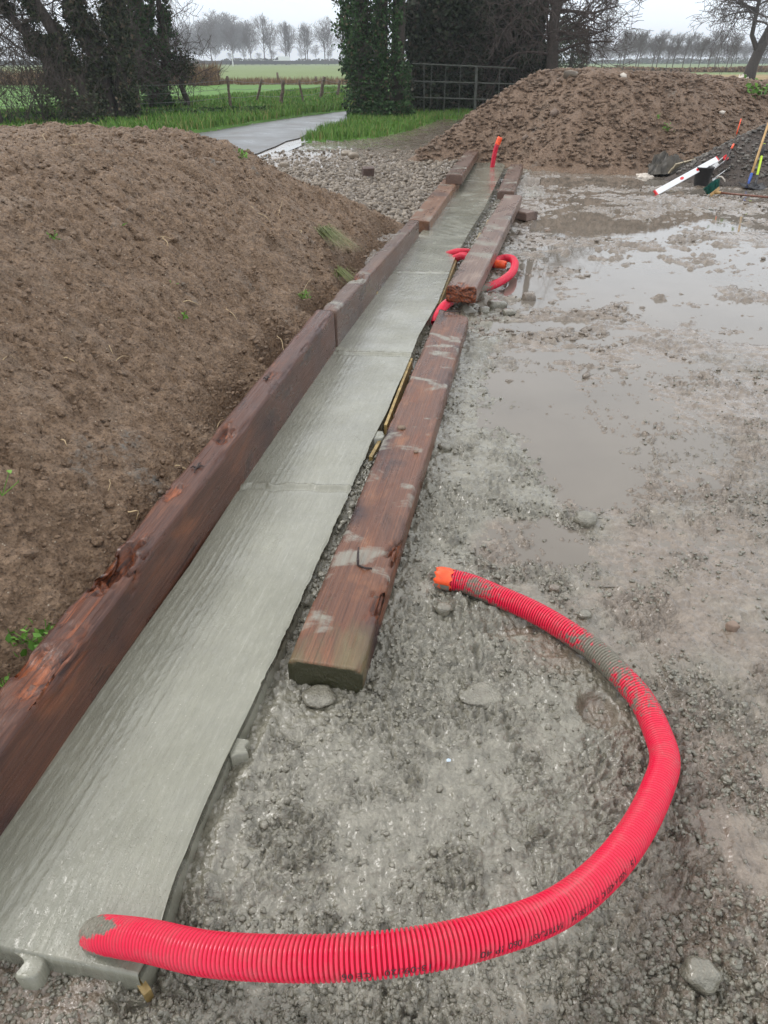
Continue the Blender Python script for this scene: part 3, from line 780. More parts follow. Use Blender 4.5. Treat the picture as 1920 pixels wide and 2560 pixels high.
# ------------------------------------------------------------------ sleepers
def sleeper(name, A, B, w, h, mat, label, group, lift=None, rotn=.0, rotspots=(), seed=0, cutA=0., cutB=0., erode=.004, pitpts=(), ragged=0.):
    """rail sleeper; A, B = ends of the top centre line (world), w across, h deep. Local x runs along it"""
    A = Vector(A); B = Vector(B); d = B - A; L = d.length
    nl = max(20, int(L / .014)); nw = max(8, int(w / .011)); nh = max(6, int(h / .012))
    prof = []      # closed section: top from left to right, right side down, bottom, left side up
    for i in range(nw): prof.append((-.5 + i / nw, 0.0))
    for i in range(nh): prof.append((.5, -i / nh))
    for i in range(6): prof.append((.5 - i / 6, -1.0))
    for i in range(nh): prof.append((-.5, -1 + i / nh))
    prof = np.array(prof); m = len(prof)
    u_ = np.linspace(0, 1, nl)
    Xl = u_[:, None] * L * np.ones((1, m)); Yl = np.ones((nl, 1)) * prof[None, :, 0] * w; Zl = np.ones((nl, 1)) * prof[None, :, 1] * h
    # angled ends
    Xl = Xl + (1 - u_)[:, None] ** 8 * cutA * (prof[None, :, 0]) + u_[:, None] ** 8 * cutB * prof[None, :, 0]
    edge = np.exp(-(((np.abs(Yl) - w / 2) / .012) ** 2 + ((Zl) / .012) ** 2))
    edge2 = np.exp(-(((np.abs(Yl) - w / 2) / .012) ** 2 + ((Zl + h) / .012) ** 2))
    s_ = np.sign(Yl)
    nz = fbm(Xl * 7 + seed, (Yl + Zl) * 3 + s_, 11 + seed, 4)
    e = edge * (erode + erode * 1.6 * np.clip(nz + .1, 0, 1) * 2)
    Yl = Yl - s_ * (e + edge2 * erode); Zl = Zl - e + edge2 * erode
    surf = fbm(Xl * 3, (Yl + Zl) * 55, 31 + seed, 3) * .0012 + fbm(Xl * 5, (Yl - Zl) * 6, 37 + seed, 3) * .0016
    top = (prof[None, :, 1] == 0); bot = prof[None, :, 1] == -1
    Zl = Zl + np.where(top, surf, 0); Yl = Yl + np.where(~top & ~bot, surf * s_, 0)
    rotA = np.zeros(Xl.shape)
    for (rx, ry, rad, dep) in rotspots:        # rotten hollows: x along, y across (-.5..5), radius, depth
        dd = np.hypot((Xl - rx) / rad, (Yl - ry * w) / (rad * .55)) + .9 * fbm(Xl * 22, Yl * 50 + Zl * 50, 51 + seed, 4)
        k = (1 - sstep(.35, 1.0, dd)) * np.exp(-(Zl / .07) ** 2)
        rg = .6 + .9 * ridged(Xl * 9, Yl * 90, 53, 3)
        Zl = Zl - k * dep * rg * top; Yl = Yl - s_ * k * dep * .5 * (~top) * rg
        rotA = np.maximum(rotA, np.clip(k * 1.3 + .0, 0, 1))
    if rotn > 0:                                # crumbly cracked top
        cr = ridged(Xl * 2.2 + .3 * fbm(Xl * 9, Yl * 9, 3, 2), Yl * 26, 57 + seed, 3)
        km = sstep(-.1, .4, fbm(Xl * 1.6, Yl * 4, 58 + seed, 2)) * top
        Zl = Zl - rotn * .012 * sstep(.72, .9, cr) * km - rotn * .006 * np.clip(fbm(Xl * 14, Yl * 20, 59, 3), 0, 1) * km
        rotA = np.maximum(rotA, rotn * .8 * sstep(.7, .88, cr) * km)
    if ragged > 0:
        k = np.exp(-u_ * L / .05)[:, None]
        Xl = Xl + k * ragged * (fbm(Yl * 40, Zl * 40, 71, 3) + .3); rotA = np.maximum(rotA, np.exp(-u_ * L / .03)[:, None] * np.ones(Xl.shape))
    V = np.stack([Xl.ravel(), Yl.ravel(), Zl.ravel()], 1)
    i = np.arange(nl - 1)[:, None] * m + np.arange(m)[None]; j = np.arange(nl - 1)[:, None] * m + (np.arange(m)[None] + 1) % m
    F = np.stack([i.ravel(), j.ravel(), (j + m).ravel(), (i + m).ravel()], 1)[:, ::-1]
    # end caps: rings shrinking to the middle
    cap = []; ra = rotA.ravel()
    ext = [V]; rex = [ra]; base = len(V); Fx = []
    for endi, sgn in ((0, 1), (nl - 1, -1)):
        prev = endi * m + np.arange(m); ring = V[prev]; c = ring.mean(0); c[2] = -h / 2; rr0 = ra[prev]
        for q in range(1, 6):
            f = 1 - q / 5.0
            nr_ = c + (ring - c) * max(f, .02)
            nr_[:, 0] += sgn * .0015 * vn(nr_[:, 1] * 90, nr_[:, 2] * 90, 5 + q) + (ragged * fbm(nr_[:, 1] * 50, nr_[:, 2] * 50, 81, 3) if endi == 0 else 0)
            cur = base + np.arange(m); ext.append(nr_); rex.append(np.full(m, 1.0 if (ragged and endi == 0) else 0.)); base += m
            a, b = prev, np.roll(prev, -1); c2, d2 = cur, np.roll(cur, -1)
            Fx.append(np.stack([a, b, d2, c2], 1) if endi == 0 else np.stack([b, a, c2, d2], 1))
            prev = cur
    V = np.vstack(ext); F = np.vstack([F] + Fx); ra = np.concatenate(rex)
    o = mesh_np(name, V, F, mat, attrs={'rot': np.stack([ra, ra, ra], 1)})
    xax = d.normalized(); zax = Vector((0, 0, 1)); yax = zax.cross(xax).normalized(); zax = xax.cross(yax)
    o.matrix_world = Matrix.Translation(A) @ Matrix((xax, yax, zax)).transposed().to_4x4()
    setp(o, label, 'railway sleeper', group)
    return o
def mid(a, b): return (a + b) / 2
G1 = 'old wooden railway sleepers along the concrete strip'
# long left one on edge
ctr = SNOR * .062
A0 = SA - SDIR * .62 + ctr; A0.z = .205
B0 = SB + ctr; B0.z = .262
LS = sleeper('railway_sleeper', A0, B0, .122, .36, M['wood_left'], 'long reddish sleeper on edge against the left soil mound, rotten notches along its top', G1, rotn=1.0,
        rotspots=[(1.42, .15, .13, .055), (2.35, .1, .09, .03), (.95, -.1, .16, .02), (3.0, 0, .07, .012), (1.86, .3, .08, .02)], seed=1, erode=.006)
# second left one on edge, behind it
a = P(852, 775, .2); b = P(1048, 556, .17)
sleeper('railway_sleeper', Vector((-.366, 4.44, .238)), P(1048, 551, .17) + Vector((-.055, .02, 0)), .115, .30, M['wood_purple'],
        'purple brown sleeper on edge left of the strip, just beyond the long rotten one', G1, rotn=.5, rotspots=[(.9, .3, .12, .03)], seed=2)
sleeper('railway_sleeper', mid(P(1018, 551, .10), P(1078, 549, .10)), mid(P(1108, 446, .10), P(1151, 447, .10)), .245, .13, M['wood_orange'],
        'orange brown sleeper lying flat on the crushed stone at the left of the strip', G1, seed=3, cutA=.10)
sleeper('railway_sleeper', mid(P(1111, 440, .22), P(1159, 433, .22)), mid(P(1174, 365, .17), P(1205, 365, .17)), .235, .135, M['wood_purple'],
        'farthest left sleeper, brown, propped on the far end of the orange brown one', G1, seed=4)
ES = sleeper('railway_sleeper', mid(P(723, 1655, .052), P(899, 1668, .052)), mid(P(1098, 775, .05), P(1171, 790, .05)), .238, .112, M['wood_main'],
        'nearest right sleeper, long, reddish brown with grey slurry smears and a mossy square end', G1, seed=5, rotn=.35,
        rotspots=[(.32, -.5, .11, .022), (.62, -.52, .08, .03)], cutB=.16, erode=.004)
FS = sleeper('railway_sleeper', mid(P(1118, 708, .16), P(1191, 724, .16)), mid(P(1263, 485, .16), P(1303, 489, .16)), .232, .125, M['wood_grey'],
        'pale worn sleeper with crumbling orange rotten end, lying across the red pipes', G1, seed=6, ragged=.02, rotspots=[(.04, 0, .09, .012)])
sleeper('railway_sleeper', mid(P(1242, 477, .075), P(1288, 478, .075)), mid(P(1276, 411, .075), P(1307, 411, .075)), .235, .125, M['wood_purple'],
        'farthest right sleeper, short dark brown, lying flat beside the far end of the strip', G1, seed=7)
HS = sleeper('wood_block', P(1262, 516, .035), P(1331, 530, .035), .20, .10, M['wood_grey'],
        'short wooden block jutting out from under the pale worn sleeper', None, seed=8)
HS['category'] = 'wood block'
# bolt hole, iron spikes
def child_local(name, mb, mat, parent):
    o = mesh_np(name, np.array(mb.v), mb.f, mat, None, False); o.parent = parent; return o
mb = MB(); mb.tube([(.50, .01, -.004), (.51, .012, .016), (.55, .020, .024), (.585, .026, .020)], [.004, .005, .004, .003], 6)
mb.tube([(.50, .01, .002), (.485, -.02, .006), (.492, -.045, .002)], [.004, .004, .003], 6)
child_local('iron_staple', mb, M['steel'], ES)
LE = (ES.matrix_world.inverted() @ P(1110, 780, .05)).x
mb = MB()
for dy in (-.015, .02): mb.tube([(LE - .05, .045 + dy, -.005), (LE - .05, .045 + dy, .018), (LE - .02, -.03 + dy, .02), (LE - .02, -.03 + dy, -.005)], .004, 6)
child_local('iron_staple', mb, M['steel'], ES)
for (q, w_) in (((2.05, .0), .02), ((2.95, .01), .015)):
    mb = MB()
    for k in range(4):
        a = k * 1.7; mb.tube([(q[0], q[1], .0), (q[0] + w_ * math.cos(a), q[1] + w_ * .7 * math.sin(a), .010), (q[0] + 2 * w_ * math.cos(a), q[1] + 1.2 * w_ * math.sin(a), .004)], [.004, .004, .002], 5)
    child_local('bent_nails', mb, M['steel'], LS)

# formwork boards
G2 = 'plywood formwork boards edging the concrete'
def board(p0, p1, z0, z1, th, mat, label, name='formwork_board', cat='board', group=G2):
    a = Vector(p0); b = Vector(p1); d = (b - a); d.z = 0; L = d.length; d.normalize(); nn = Vector((-d.y, d.x, 0))
    M3 = Matrix((d, nn, Vector((0, 0, 1)))).transposed()
    bm = MB(); bm.box(((0, 0, (z0 + z1) / 2)), L, th, z1 - z0, M3, .002)
    c = (a + b) / 2
    V = np.array(bm.v) + np.array((c.x, c.y, 0))
    # rough edge
    V[:, 2] += .003 * vn(V[:, 0] * 40, V[:, 1] * 40, 3)
    o = mesh_np(name, V, bm.f, mat, None, False, origin=Vector((c.x, c.y, 0)))
    return setp(o, label, cat, group)
off = Vector((.008, .002, 0))
board(P(1026, 892) + off, P(960, 1060) + off, -.10, -.006, .016, M['ply'], 'yellowish plywood board edging the strip midway along the nearest right sleeper')
board(P(948, 1082) + off * 2, P(918, 1135) + off * 2, -.09, -.018, .018, M['ply'], 'short yellow wooden stake just nearer than the plywood board at the strip right edge')
board(P(1140, 640) + off, P(1096, 752) + off, -.10, -.022, .016, M['ply'], 'dark yellow board at the strip right edge where the red pipe enters the concrete')
board(P(940, 735) - off * .6, P(966, 697) - off * .6, -.06, .012, .02, M['ply'], 'short yellow board at the left edge of the strip beside the purple sleeper')
board(P(985, 650) - off * .6, P(1045, 590) - off * .6, -.06, .004, .016, M['ply'], 'thin yellow board edge left of the strip, beyond the short one')
board(P(1212, 545) + Vector((.05, 0, 0)), P(1206, 560) + Vector((.05, 0, 0)), -.09, -.02, .03, M['ply'], 'small yellow stake beside the pale worn sleeper, the farther of two')
board(P(1193, 578) + Vector((.04, 0, 0)), P(1186, 592) + Vector((.04, 0, 0)), -.09, -.02, .03, M['ply'], 'small yellow stake beside the pale worn sleeper, the nearer of two')
q = P(352, 2455, -.05)
board(q - Vector((.022, -.02, 0)), q + Vector((.022, -.022, 0)), -.09, -.044, .018, M['ply'], 'muddy yellow wood offcut sunk in the gravel below the pipe at bottom left', 'wood_offcut', 'wood offcut', None)

# ------------------------------------------------------------------ red pipes
def pipe(parent, name, ctrl, rad, pitch=.0094, n=30, mudf=None, depth=.0058, part='corrugated_tube'):
    C, L = catmull(ctrl, n=500)
    Ls = np.concatenate([[0], np.cumsum(np.linalg.norm(np.diff(C, axis=0), axis=1))]); L = Ls[-1]
    rings = int(L / pitch)
    offs = np.array([.0, .14, .24, .42, .62, .76, .86]); rads = np.array([1, 1, .96, 0, 0, .9, 1.0])
    s = (np.arange(rings)[:, None] + offs[None]).ravel() * pitch
    lv = np.tile(rads, rings)
    C2 = np.stack([np.interp(s, Ls, C[:, k]) for k in range(3)], 1)
    sm = np.stack([np.interp(np.array([s - .02, s + .02]), Ls, C[:, k]) for k in range(3)], -1)
    T_ = sm[1] - sm[0]; T_ /= np.linalg.norm(T_, axis=1)[:, None] + 1e-12
    Zu = np.array([0, 0, 1.0])
    O = np.cross(T_, Zu); bad = np.linalg.norm(O, axis=1) < .15
    O[bad] = np.array([1, 0, 0]); O /= np.linalg.norm(O, axis=1)[:, None]
    U = np.cross(O, T_)
    a = np.linspace(0, 2 * np.pi, n, endpoint=False)
    r_ = rad - depth * (1 - lv)
    V = C2[:, None] + r_[:, None, None] * (np.cos(a)[None, :, None] * O[:, None] + np.sin(a)[None, :, None] * U[:, None])
    m = len(s)
    i = np.arange(m - 1)[:, None] * n + np.arange(n)[None]; j = np.arange(m - 1)[:, None] * n + (np.arange(n)[None] + 1) % n
    F = np.stack([i.ravel(), j.ravel(), (j + n).ravel(), (i + n).ravel()], 1)
    md = np.zeros((m, n)) if mudf is None else mudf(s / L, a, V)
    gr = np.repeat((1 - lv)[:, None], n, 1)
    at = np.stack([md.ravel(), gr.ravel(), gr.ravel() * 0], 1)  # red channel: dirt; green channel: mask for the painted shade in the grooves
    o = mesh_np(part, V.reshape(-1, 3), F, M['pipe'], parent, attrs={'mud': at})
    return C, Ls
PR = .0395
ctrl_px = [(238, 2352, -.11), (238, 2342, -.045), (256, 2338, .012), (310, 2343, .05), (380, 2354, .085), (520, 2384, .135), (694, 2395, .175), (868, 2393, .195), (1041, 2375, .20), (1215, 2338, .185), (1388, 2274, .15), (1510, 2180, .11), (1592, 2075, .07), (1642, 1975, .04),
           (1662, 1900, .02), (1642, 1828, .00), (1608, 1757, -.008), (1560, 1698, -.01), (1493, 1632, -.01), (1412, 1575, -.008), (1331, 1528, -.01), (1250, 1492, -.012), (1169, 1459, -.012), (1112, 1446, -.012)]
ctrl = [P(*c) for c in ctrl_px]
def mud_main(t, a, V):
    up = np.sin(a)[None]; o = np.cos(a)[None]; T2 = t[:, None] + 0 * up
    m = 1.25 * (1 - sstep(.036, .078, T2 + .02 * np.sin(a * 3)[None])) + .0
    band = np.exp(-((T2 - .775) / .045) ** 2) * .78 + np.exp(-((T2 - .70) / .02) ** 2) * .35 + np.exp(-((T2 - .955) / .03) ** 2) * .45 * (o * 1 < .2)
    low = .42 * sstep(.1, .9, -up) * sstep(.55, .62, T2)
    return np.clip(np.maximum(m, band) + low, 0, 1) + .16 * sstep(.5, .8, T2)
PT = wthing('red_conduit', ctrl[4], 'large red corrugated pipe looping from the near strip end to an orange taped end', 'pipe', 'red corrugated conduit pipes')
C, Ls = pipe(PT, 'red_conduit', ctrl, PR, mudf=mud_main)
# taped end
e1 = Vector(C[-1]); dT = Vector(C[-1] - C[-12]).normalized()
def tape(parent, p, d, r, L=.055, ang=(0, 2 * math.pi), seed=3):
    O = d.cross(Vector((0, 0, 1)));  O = O.normalized() if O.length > .1 else Vector((1, 0, 0)); U = O.cross(d)
    n = 28; V = []; rows = 9
    for i in range(rows):
        f = i / (rows - 1)
        for k in range(n):
            a = 2 * math.pi * k / n
            rr = r * (1.06 + .05 * float(vn(np.array(f * 5.), np.array(k * .7), seed))) * (1 if f < .75 else 1 - (f - .75) * .5)
            x_ = L * f + .006 * math.sin(k * 1.9 + seed)
            V.append(p + d * x_ + (O * math.cos(a) + U * math.sin(a)) * rr)
    F = [(i * n + k, i * n + (k + 1) % n, (i + 1) * n + (k + 1) % n, (i + 1) * n + k) for i in range(rows - 1) for k in range(n)]
    V.append(p + d * (L * .93)); c = len(V) - 1
    F += [((rows - 1) * n + k, (rows - 1) * n + (k + 1) % n, c) for k in range(n)]
    return mesh_np('orange_tape', [v[:] for v in V], F, M['tape'], parent, True)
tape(PT, e1 - dT * .03, dT, PR, .062)
mb = MB(); mb.tube([e1 - dT * .028, e1 + dT * .03], [PR * 1.085, PR * 1.03], 24, False)
V = np.array(mb.v); keep = []
mbm = MB()
# mud crust on the lower half of the taped end
n = 24; O = dT.cross(Vector((0, 0, 1))).normalized(); U = O.cross(dT); V = []
for i in range(6):
    for k in range(13):
        a = math.pi * (.98 + .9 * k / 12) ; rr = PR * (1.10 - .01 * i) + .0015 * math.sin(i * 3 + k)
        V.append(e1 + dT * (-.026 + .058 * i / 5) + (O * math.cos(a) + U * math.sin(a)) * rr)
mesh_np('mud_crust', [v[:] for v in V], grid_faces(6, 13), M['greystone'], PT, True)
# lettering: upside down along the outer side, read from the far end back
def arclen_at(px, py, z=.15):
    q = np.array(P(px, py, z)[:2]); return Ls[np.argmin(np.hypot(C[:, 0] - q[0], C[:, 1] - q[1]))]
def lettering(txt, s_start, s_end, elev, height):
    cu = bpy.data.curves.new('txt', 'FONT'); cu.body = txt; cu.size = 1.0; cu.resolution_u = 3
    to = bpy.data.objects.new('txt', cu); col.objects.link(to)
    dg = bpy.context.evaluated_depsgraph_get(); me = bpy.data.meshes.new_from_object(to.evaluated_get(dg))
    bm = bmesh.new(); bm.from_mesh(me)
    bmesh.ops.triangulate(bm, faces=bm.faces)
    V = np.array([v.co[:] for v in bm.verts]); F = [[v.index for v in f.verts] for f in bm.faces]; bm.free()
    bpy.data.objects.remove(to); bpy.data.curves.remove(cu); bpy.data.meshes.remove(me)
    if not len(V): return
    wd = V[:, 0].max() - V[:, 0].min(); hh = V[:, 1].max()
    s = s_start + (V[:, 0] - V[:, 0].min()) / wd * (s_end - s_start)       # s falls along the reading direction
    ang = R(elev) - (V[:, 1] / hh - .5) * height / PR
    Cc = np.stack([np.interp(s, Ls, C[:, k]) for k in range(3)], 1)
    Tt = np.stack([np.interp(s + .01, Ls, C[:, k]) - np.interp(s - .01, Ls, C[:, k]) for k in range(3)], 1); Tt /= np.linalg.norm(Tt, axis=1)[:, None]
    O = np.cross(Tt, [0, 0, 1.]); O /= np.linalg.norm(O, axis=1)[:, None]; U = np.cross(O, Tt)
    W_ = Cc + (PR + .0004) * (np.cos(ang)[:, None] * O + np.sin(ang)[:, None] * U)
    mesh_np('printed_lettering', W_, F, M['ink'], PT, False)
for txt, a, b, el in (('15', (1622, 2150), (1612, 2172), 30), ('N50 A 450 IC', (1597, 2190), (1505, 2245), 26), ('EN 61386-24', (1497, 2250), (1415, 2300), 24),
                  ('FATRPLAST', (1390, 2310), (1298, 2345), 22), ('060', (1282, 2350), (1248, 2362), 22), ('IP 40', (1232, 2368), (1178, 2380), 20),
                  ('13-09:/20', (1062, 2400), (958, 2410), 18), ('CE 06', (928, 2412), (860, 2416), 16)):
    lettering(txt, arclen_at(*a), arclen_at(*b), el, .0135)

def mud_patch(lo, amp=.5, seed=1):
    def f(t, a, V):
        n_ = fbm(t[:, None] * 14 + 0 * a[None], np.sin(a)[None] + 0 * t[:, None], seed, 3)
        ends = .75 * (1 - sstep(.0, lo, t)) + .6 * sstep(1 - lo, 1, t)
        return np.clip(ends[:, None] + amp * np.clip(n_, 0, 1), 0, 1)
    return f
# looped pipe under the pale sleeper
lp = [(1110, 640, -.05), (1128, 634, -.005), (1150, 630, .028), (1185, 634, .02), (1230, 655, .0), (1245, 650, .0), (1262, 645, .01), (1280, 648, .02), (1287, 660, .02), (1281, 680, .012), (1262, 697, .0), (1235, 712, -.01), (1205, 722, -.015), (1170, 738, -.02), (1130, 752, .0), (1108, 768, .0), (1094, 792, -.02), (1088, 812, -.06)]
lc = [P(*p) for p in lp]
T2 = wthing('red_conduit', lc[8], 'red pipe looping onto the mud from under the pale worn sleeper, dirty at its bends', 'pipe', 'red corrugated conduit pipes')
pipe(T2, '', lc, .036, mudf=lambda t, a, V: np.clip(.85 * (np.exp(-((t - .68) / .05) ** 2) + np.exp(-((t - .82) / .07) ** 2) + np.exp(-(t / .05) ** 2))[:, None] + 0 * a[None], 0, 1), n=22)
sp = [(1128, 652, -.05), (1142, 644, -.01), (1160, 640, .02), (1190, 650, .01), (1225, 658, .0), (1262, 662, .0)]
sc_ = [P(*p) for p in sp]
T3 = wthing('red_conduit', sc_[3], 'short red pipe with orange taped end inside the small loop by the pale worn sleeper', 'pipe', 'red corrugated conduit pipes')
C3, L3 = pipe(T3, '', sc_, .036, mudf=mud_patch(.12, .3, 4), n=22)
dd = Vector(C3[-1] - C3[-12]).normalized(); tape(T3, Vector(C3[-1]) - dd * .09, dd, .036, .10, seed=7)
# far standing pipe
b_ = P(1231, 418, 0)
up_px = [(1231, 418, 16)]
D0 = b_.y
sc_ = [b_ + Vector((0, 0, -.12)), b_ + Vector((.0, 0, .02)), PD(1235, 392, D0), PD(1240, 370, D0), PD(1247, 352, D0)]
T4 = wthing('red_conduit', b_, 'red pipe standing upright in the far end of the strip with bright orange tip', 'pipe', 'red corrugated conduit pipes')
C4, L4 = pipe(T4, '', sc_, .042, mudf=mud_patch(.04, .0, 6), n=20)
dd = Vector(C4[-1] - C4[-12]).normalized(); tape(T4, Vector(C4[-1]) - dd * .06, dd, .043, .12, seed=9)

# ------------------------------------------------------------------ soil mounds
def moundL(x, y):
    d = line_sd(x, y, MA, MB_)
    d2 = line_sd(x, y, MB_, (0.32, 8.0)) if False else d
    fary = 8.30 + .12 * fbm(x * 1.5, x * 0, 3, 2) + .34 * x + .10 * x * x * (x < 0)
    h2 = .95 * (fary - y)
    h1 = .06 + .72 * (d - .02) + .05 * fbm(x * 1.3, y * 1.3, 5, 3)
    h = smin(h1, h2, .22)
    h = smin(h, 1.17 + .07 * fbm(x * .8, y * .8, 6, 3) - .03 * np.clip(-x - 2.2, 0, 3), .38)
    return h, d
su = np.concatenate([np.arange(-.4, 9.4, .0125)])
dv = [-.02]
while dv[-1] < 6.0: dv.append(dv[-1] + max(.0095, (dv[-1] - 1.2) * .022))
dv = np.array(dv)
SS, DD = np.meshgrid(su, dv, indexing='ij')
bx = MA.x + SDIR.x * SS + SNOR.x * DD; by = MA.y + SDIR.y * SS + SNOR.y * DD
x = bx.ravel(); y = by.ravel()
h, d = moundL(x, y)
wx = x + .02 * fbm(x * 14, y * 14, 1, 3); wy = y + .02 * fbm(x * 14 + 5, y * 14, 2, 3)
f1, f2, cid = worley(wx * 17, wy * 17, 3); g1, g2, cid2 = worley(wx * 40, wy * 40, 4)
clodm = sstep(-.4, .3, fbm(x * 2.4, y * 2.4, 12, 2))
k1, _ = crease(x * 13, y * 13, 3); k2, _ = crease(x * 31, y * 31, 4); k3, _ = crease(x * 4.5, y * 4.5, 5)
h += .034 * (k1 - .45) * (.35 + .8 * clodm) + .016 * (k2 - .45) + .045 * (k3 - .5) * sstep(-.2, .5, fbm(x * 1.1, y * 1.1, 15, 2))
h += .030 * fbm(x * 6, y * 6, 21, 5, .62) + .035 * (ridged(x * 3.0, y * 3.0, 23, 5) - .65) + .016 * fbm(x * 24, y * 24, 24, 3, .6) - .05 * sstep(.80, .92, ridged(x * 1.7, y * 1.7, 29, 4))
# dark hollows next to the sleeper
hol = np.exp(-((d - .13) / .09) ** 2) * sstep(-.1, .5, fbm(x * 2.2, y * 2.2, 40, 2) + .1)
h -= hol * .17
lat = .03 * fbm(x * 9, y * 9, 50, 3)
h = np.where(d < .015, np.minimum(h, -.05), h)
mound = wthing('soil_mound', (-1.8, 4.5, 0), 'big smooth mound of brown clay soil banked against the left sleepers', 'mound')
mesh_np('soil', np.stack([x + lat * SNOR.x, y + lat * SNOR.y, h], 1), grid_faces(len(su), len(dv))[:, ::-1], M['soil'], mound)
def mL(x_, y_):
    h, d = moundL(np.array([x_], float), np.array([y_], float))
    q = np.array([x_]); w = np.array([y_])
    return float(h[0] + .030 * fbm(q * 6, w * 6, 21, 5, .62)[0] + .035 * (ridged(q * 3., w * 3., 23, 5)[0] - .65))
def hitL(px, py):
    """where the pixel's ray meets the left mound"""
    a = Vector((0, 0, CAM_H)); d = (P(px, py, 0) - a).normalized(); t = .6
    while t < 14:
        p = a + d * t
        if p.z < mL(p.x, p.y): return p
        t += .02
    return P(px, py, 0)
# loose clods on it
n = 24000; rng = np.random.default_rng(3)
s_ = rng.uniform(-.2, 8.0, n) ; d_ = rng.uniform(.03, 3.6, n) ** 1.0
px_ = MA.x + SDIR.x * s_ + SNOR.x * d_; py_ = MA.y + SDIR.y * s_ + SNOR.y * d_
hh, _ = moundL(px_, py_); hh = hh + .030 * fbm(px_ * 6, py_ * 6, 21, 5, .62) + .035 * (ridged(px_ * 3.0, py_ * 3.0, 23, 5) - .65)
ok = hh > 0; sz = .004 + .010 * rng.random(n) ** 2.2 + .016 * (rng.random(n) > .97)
Vc, Fc = lumps(np.stack([px_, py_, hh + .004], 1)[ok], sz[ok], rng, .75, .2)
c_ = mesh_np('loose_clods', Vc, Fc, M['soil'], mound, smooth=False); c_['kind'] = 'stuff'

RP = [(.28, 14.25), (1.2, 14.35), (2.3, 14.25), (2.9, 13.55), (4.3, 13.1), (6.3, 13.6), (9, 15), (13, 16.2), (22, 18), (22, 27), (10, 24.5), (5, 21), (2.2, 19.5), (1.2, 17)]
def moundR(x, y):
    s = poly_sd(x, y, RP) + .10 * fbm(x * 1.1, y * 1.1, 7, 3)
    cap = 1.40 - .075 * np.clip(x - 5, 0, 12) + .10 * fbm(x * 1.3, y * 1.3, 9, 3)
    h = smin(.70 * s, cap, .30)
    return np.where(s < -.1, -.2, h), s
gx = np.arange(-.2, 16, .03); gy = np.concatenate([np.arange(12.6, 18.2, .028), np.arange(18.2, 25, .12)])
GX, GY = np.meshgrid(gx, gy, indexing='ij'); x = GX.ravel(); y = GY.ravel()
h, s = moundR(x, y)
rough = sstep(.8, 2.6, x + .3 * fbm(x, y, 4, 2)) * .8 + .2
f1, f2, cid = worley((x + .03 * fbm(x * 8, y * 8, 1, 2)) * 8, y * 8, 3); g1, g2, c2 = worley(x * 17, y * 17, 5)
k1, _ = crease(x * 7, y * 7, 3); k2, _ = crease(x * 15, y * 15, 4)
h += rough * (.034 * (k1 - .45) + .026 * (k2 - .45)) + rough * .05 * fbm(x * 4, y * 4, 2, 4, .6) + .015 * fbm(x * 9, y * 9, 15, 3)
h += .09 * np.clip(fbm(x * 1.7, y * 1.7, 19, 3), -.3, 1) * sstep(1.0, 1.35, h)
MR = wthing('soil_mound', (4, 16, 0), 'large rubble strewn heap of brown soil behind the far end of the strip', 'mound')
mesh_np('soil', np.stack([x, y, h], 1), grid_faces(len(gx), len(gy))[:, ::-1], M['soil2'], MR)
def scat_on(n, fx, fy, hf, smin_, smax, rng, pw=2.5):
    x = rng.uniform(*fx, n); y = rng.uniform(*fy, n); h, s = hf(x, y); ok = h > .02
    sz = smin_ + (smax - smin_) * rng.random(n) ** pw
    return np.stack([x, y, h + .02], 1)[ok], sz[ok]
p_, s_ = scat_on(34000, (.6, 13), (13, 18.5), moundR, .008, .060, rng, 4)
Vc, Fc = lumps(p_, s_, rng, .6, .34)
c_ = mesh_np('loose_clods', Vc, Fc, M['soil2'], MR, smooth=False); c_['kind'] = 'stuff'
# dark gravel heap
GP = [(4.75, 12.5), (5.4, 11.95), (7, 11.6), (11, 11.4), (13, 13.5), (10, 15.6), (6.6, 14.6), (5.3, 13.6)]
def moundG(x, y):
    s = poly_sd(x, y, GP) + .08 * fbm(x * 1.6, y * 1.6, 27, 3)
    return np.where(s < -.1, -.2, smin(.62 * s, 1.0 + .05 * fbm(x, y, 3, 2), .25)), s
gx = np.arange(4.4, 13.2, .025); gy = np.arange(11.1, 15.9, .025)
GX, GY = np.meshgrid(gx, gy, indexing='ij'); x = GX.ravel(); y = GY.ravel(); h, s = moundG(x, y)
g1, g2, c2 = worley(x * 16, y * 16, 5); h += .03 * (1 - sstep(.1, .6, g1)) * c2 + .02 * fbm(x * 6, y * 6, 2, 4)
MG = wthing('gravel_heap', (7.5, 13, 0), 'dark grey gravel heap at the right edge behind the shovels', 'heap')
mesh_np('gravel_body', np.stack([x, y, h], 1), grid_faces(len(gx), len(gy))[:, ::-1], M['darkgravel'], MG)
p_, s_ = scat_on(9000, (4.6, 11), (11.4, 14.5), moundG, .012, .045, rng)
Vc, Fc = lumps(p_, s_, rng, .7, .2)
c_ = mesh_np('loose_stones', Vc, Fc, M['darkstone'], MG, smooth=False); c_['kind'] = 'stuff'

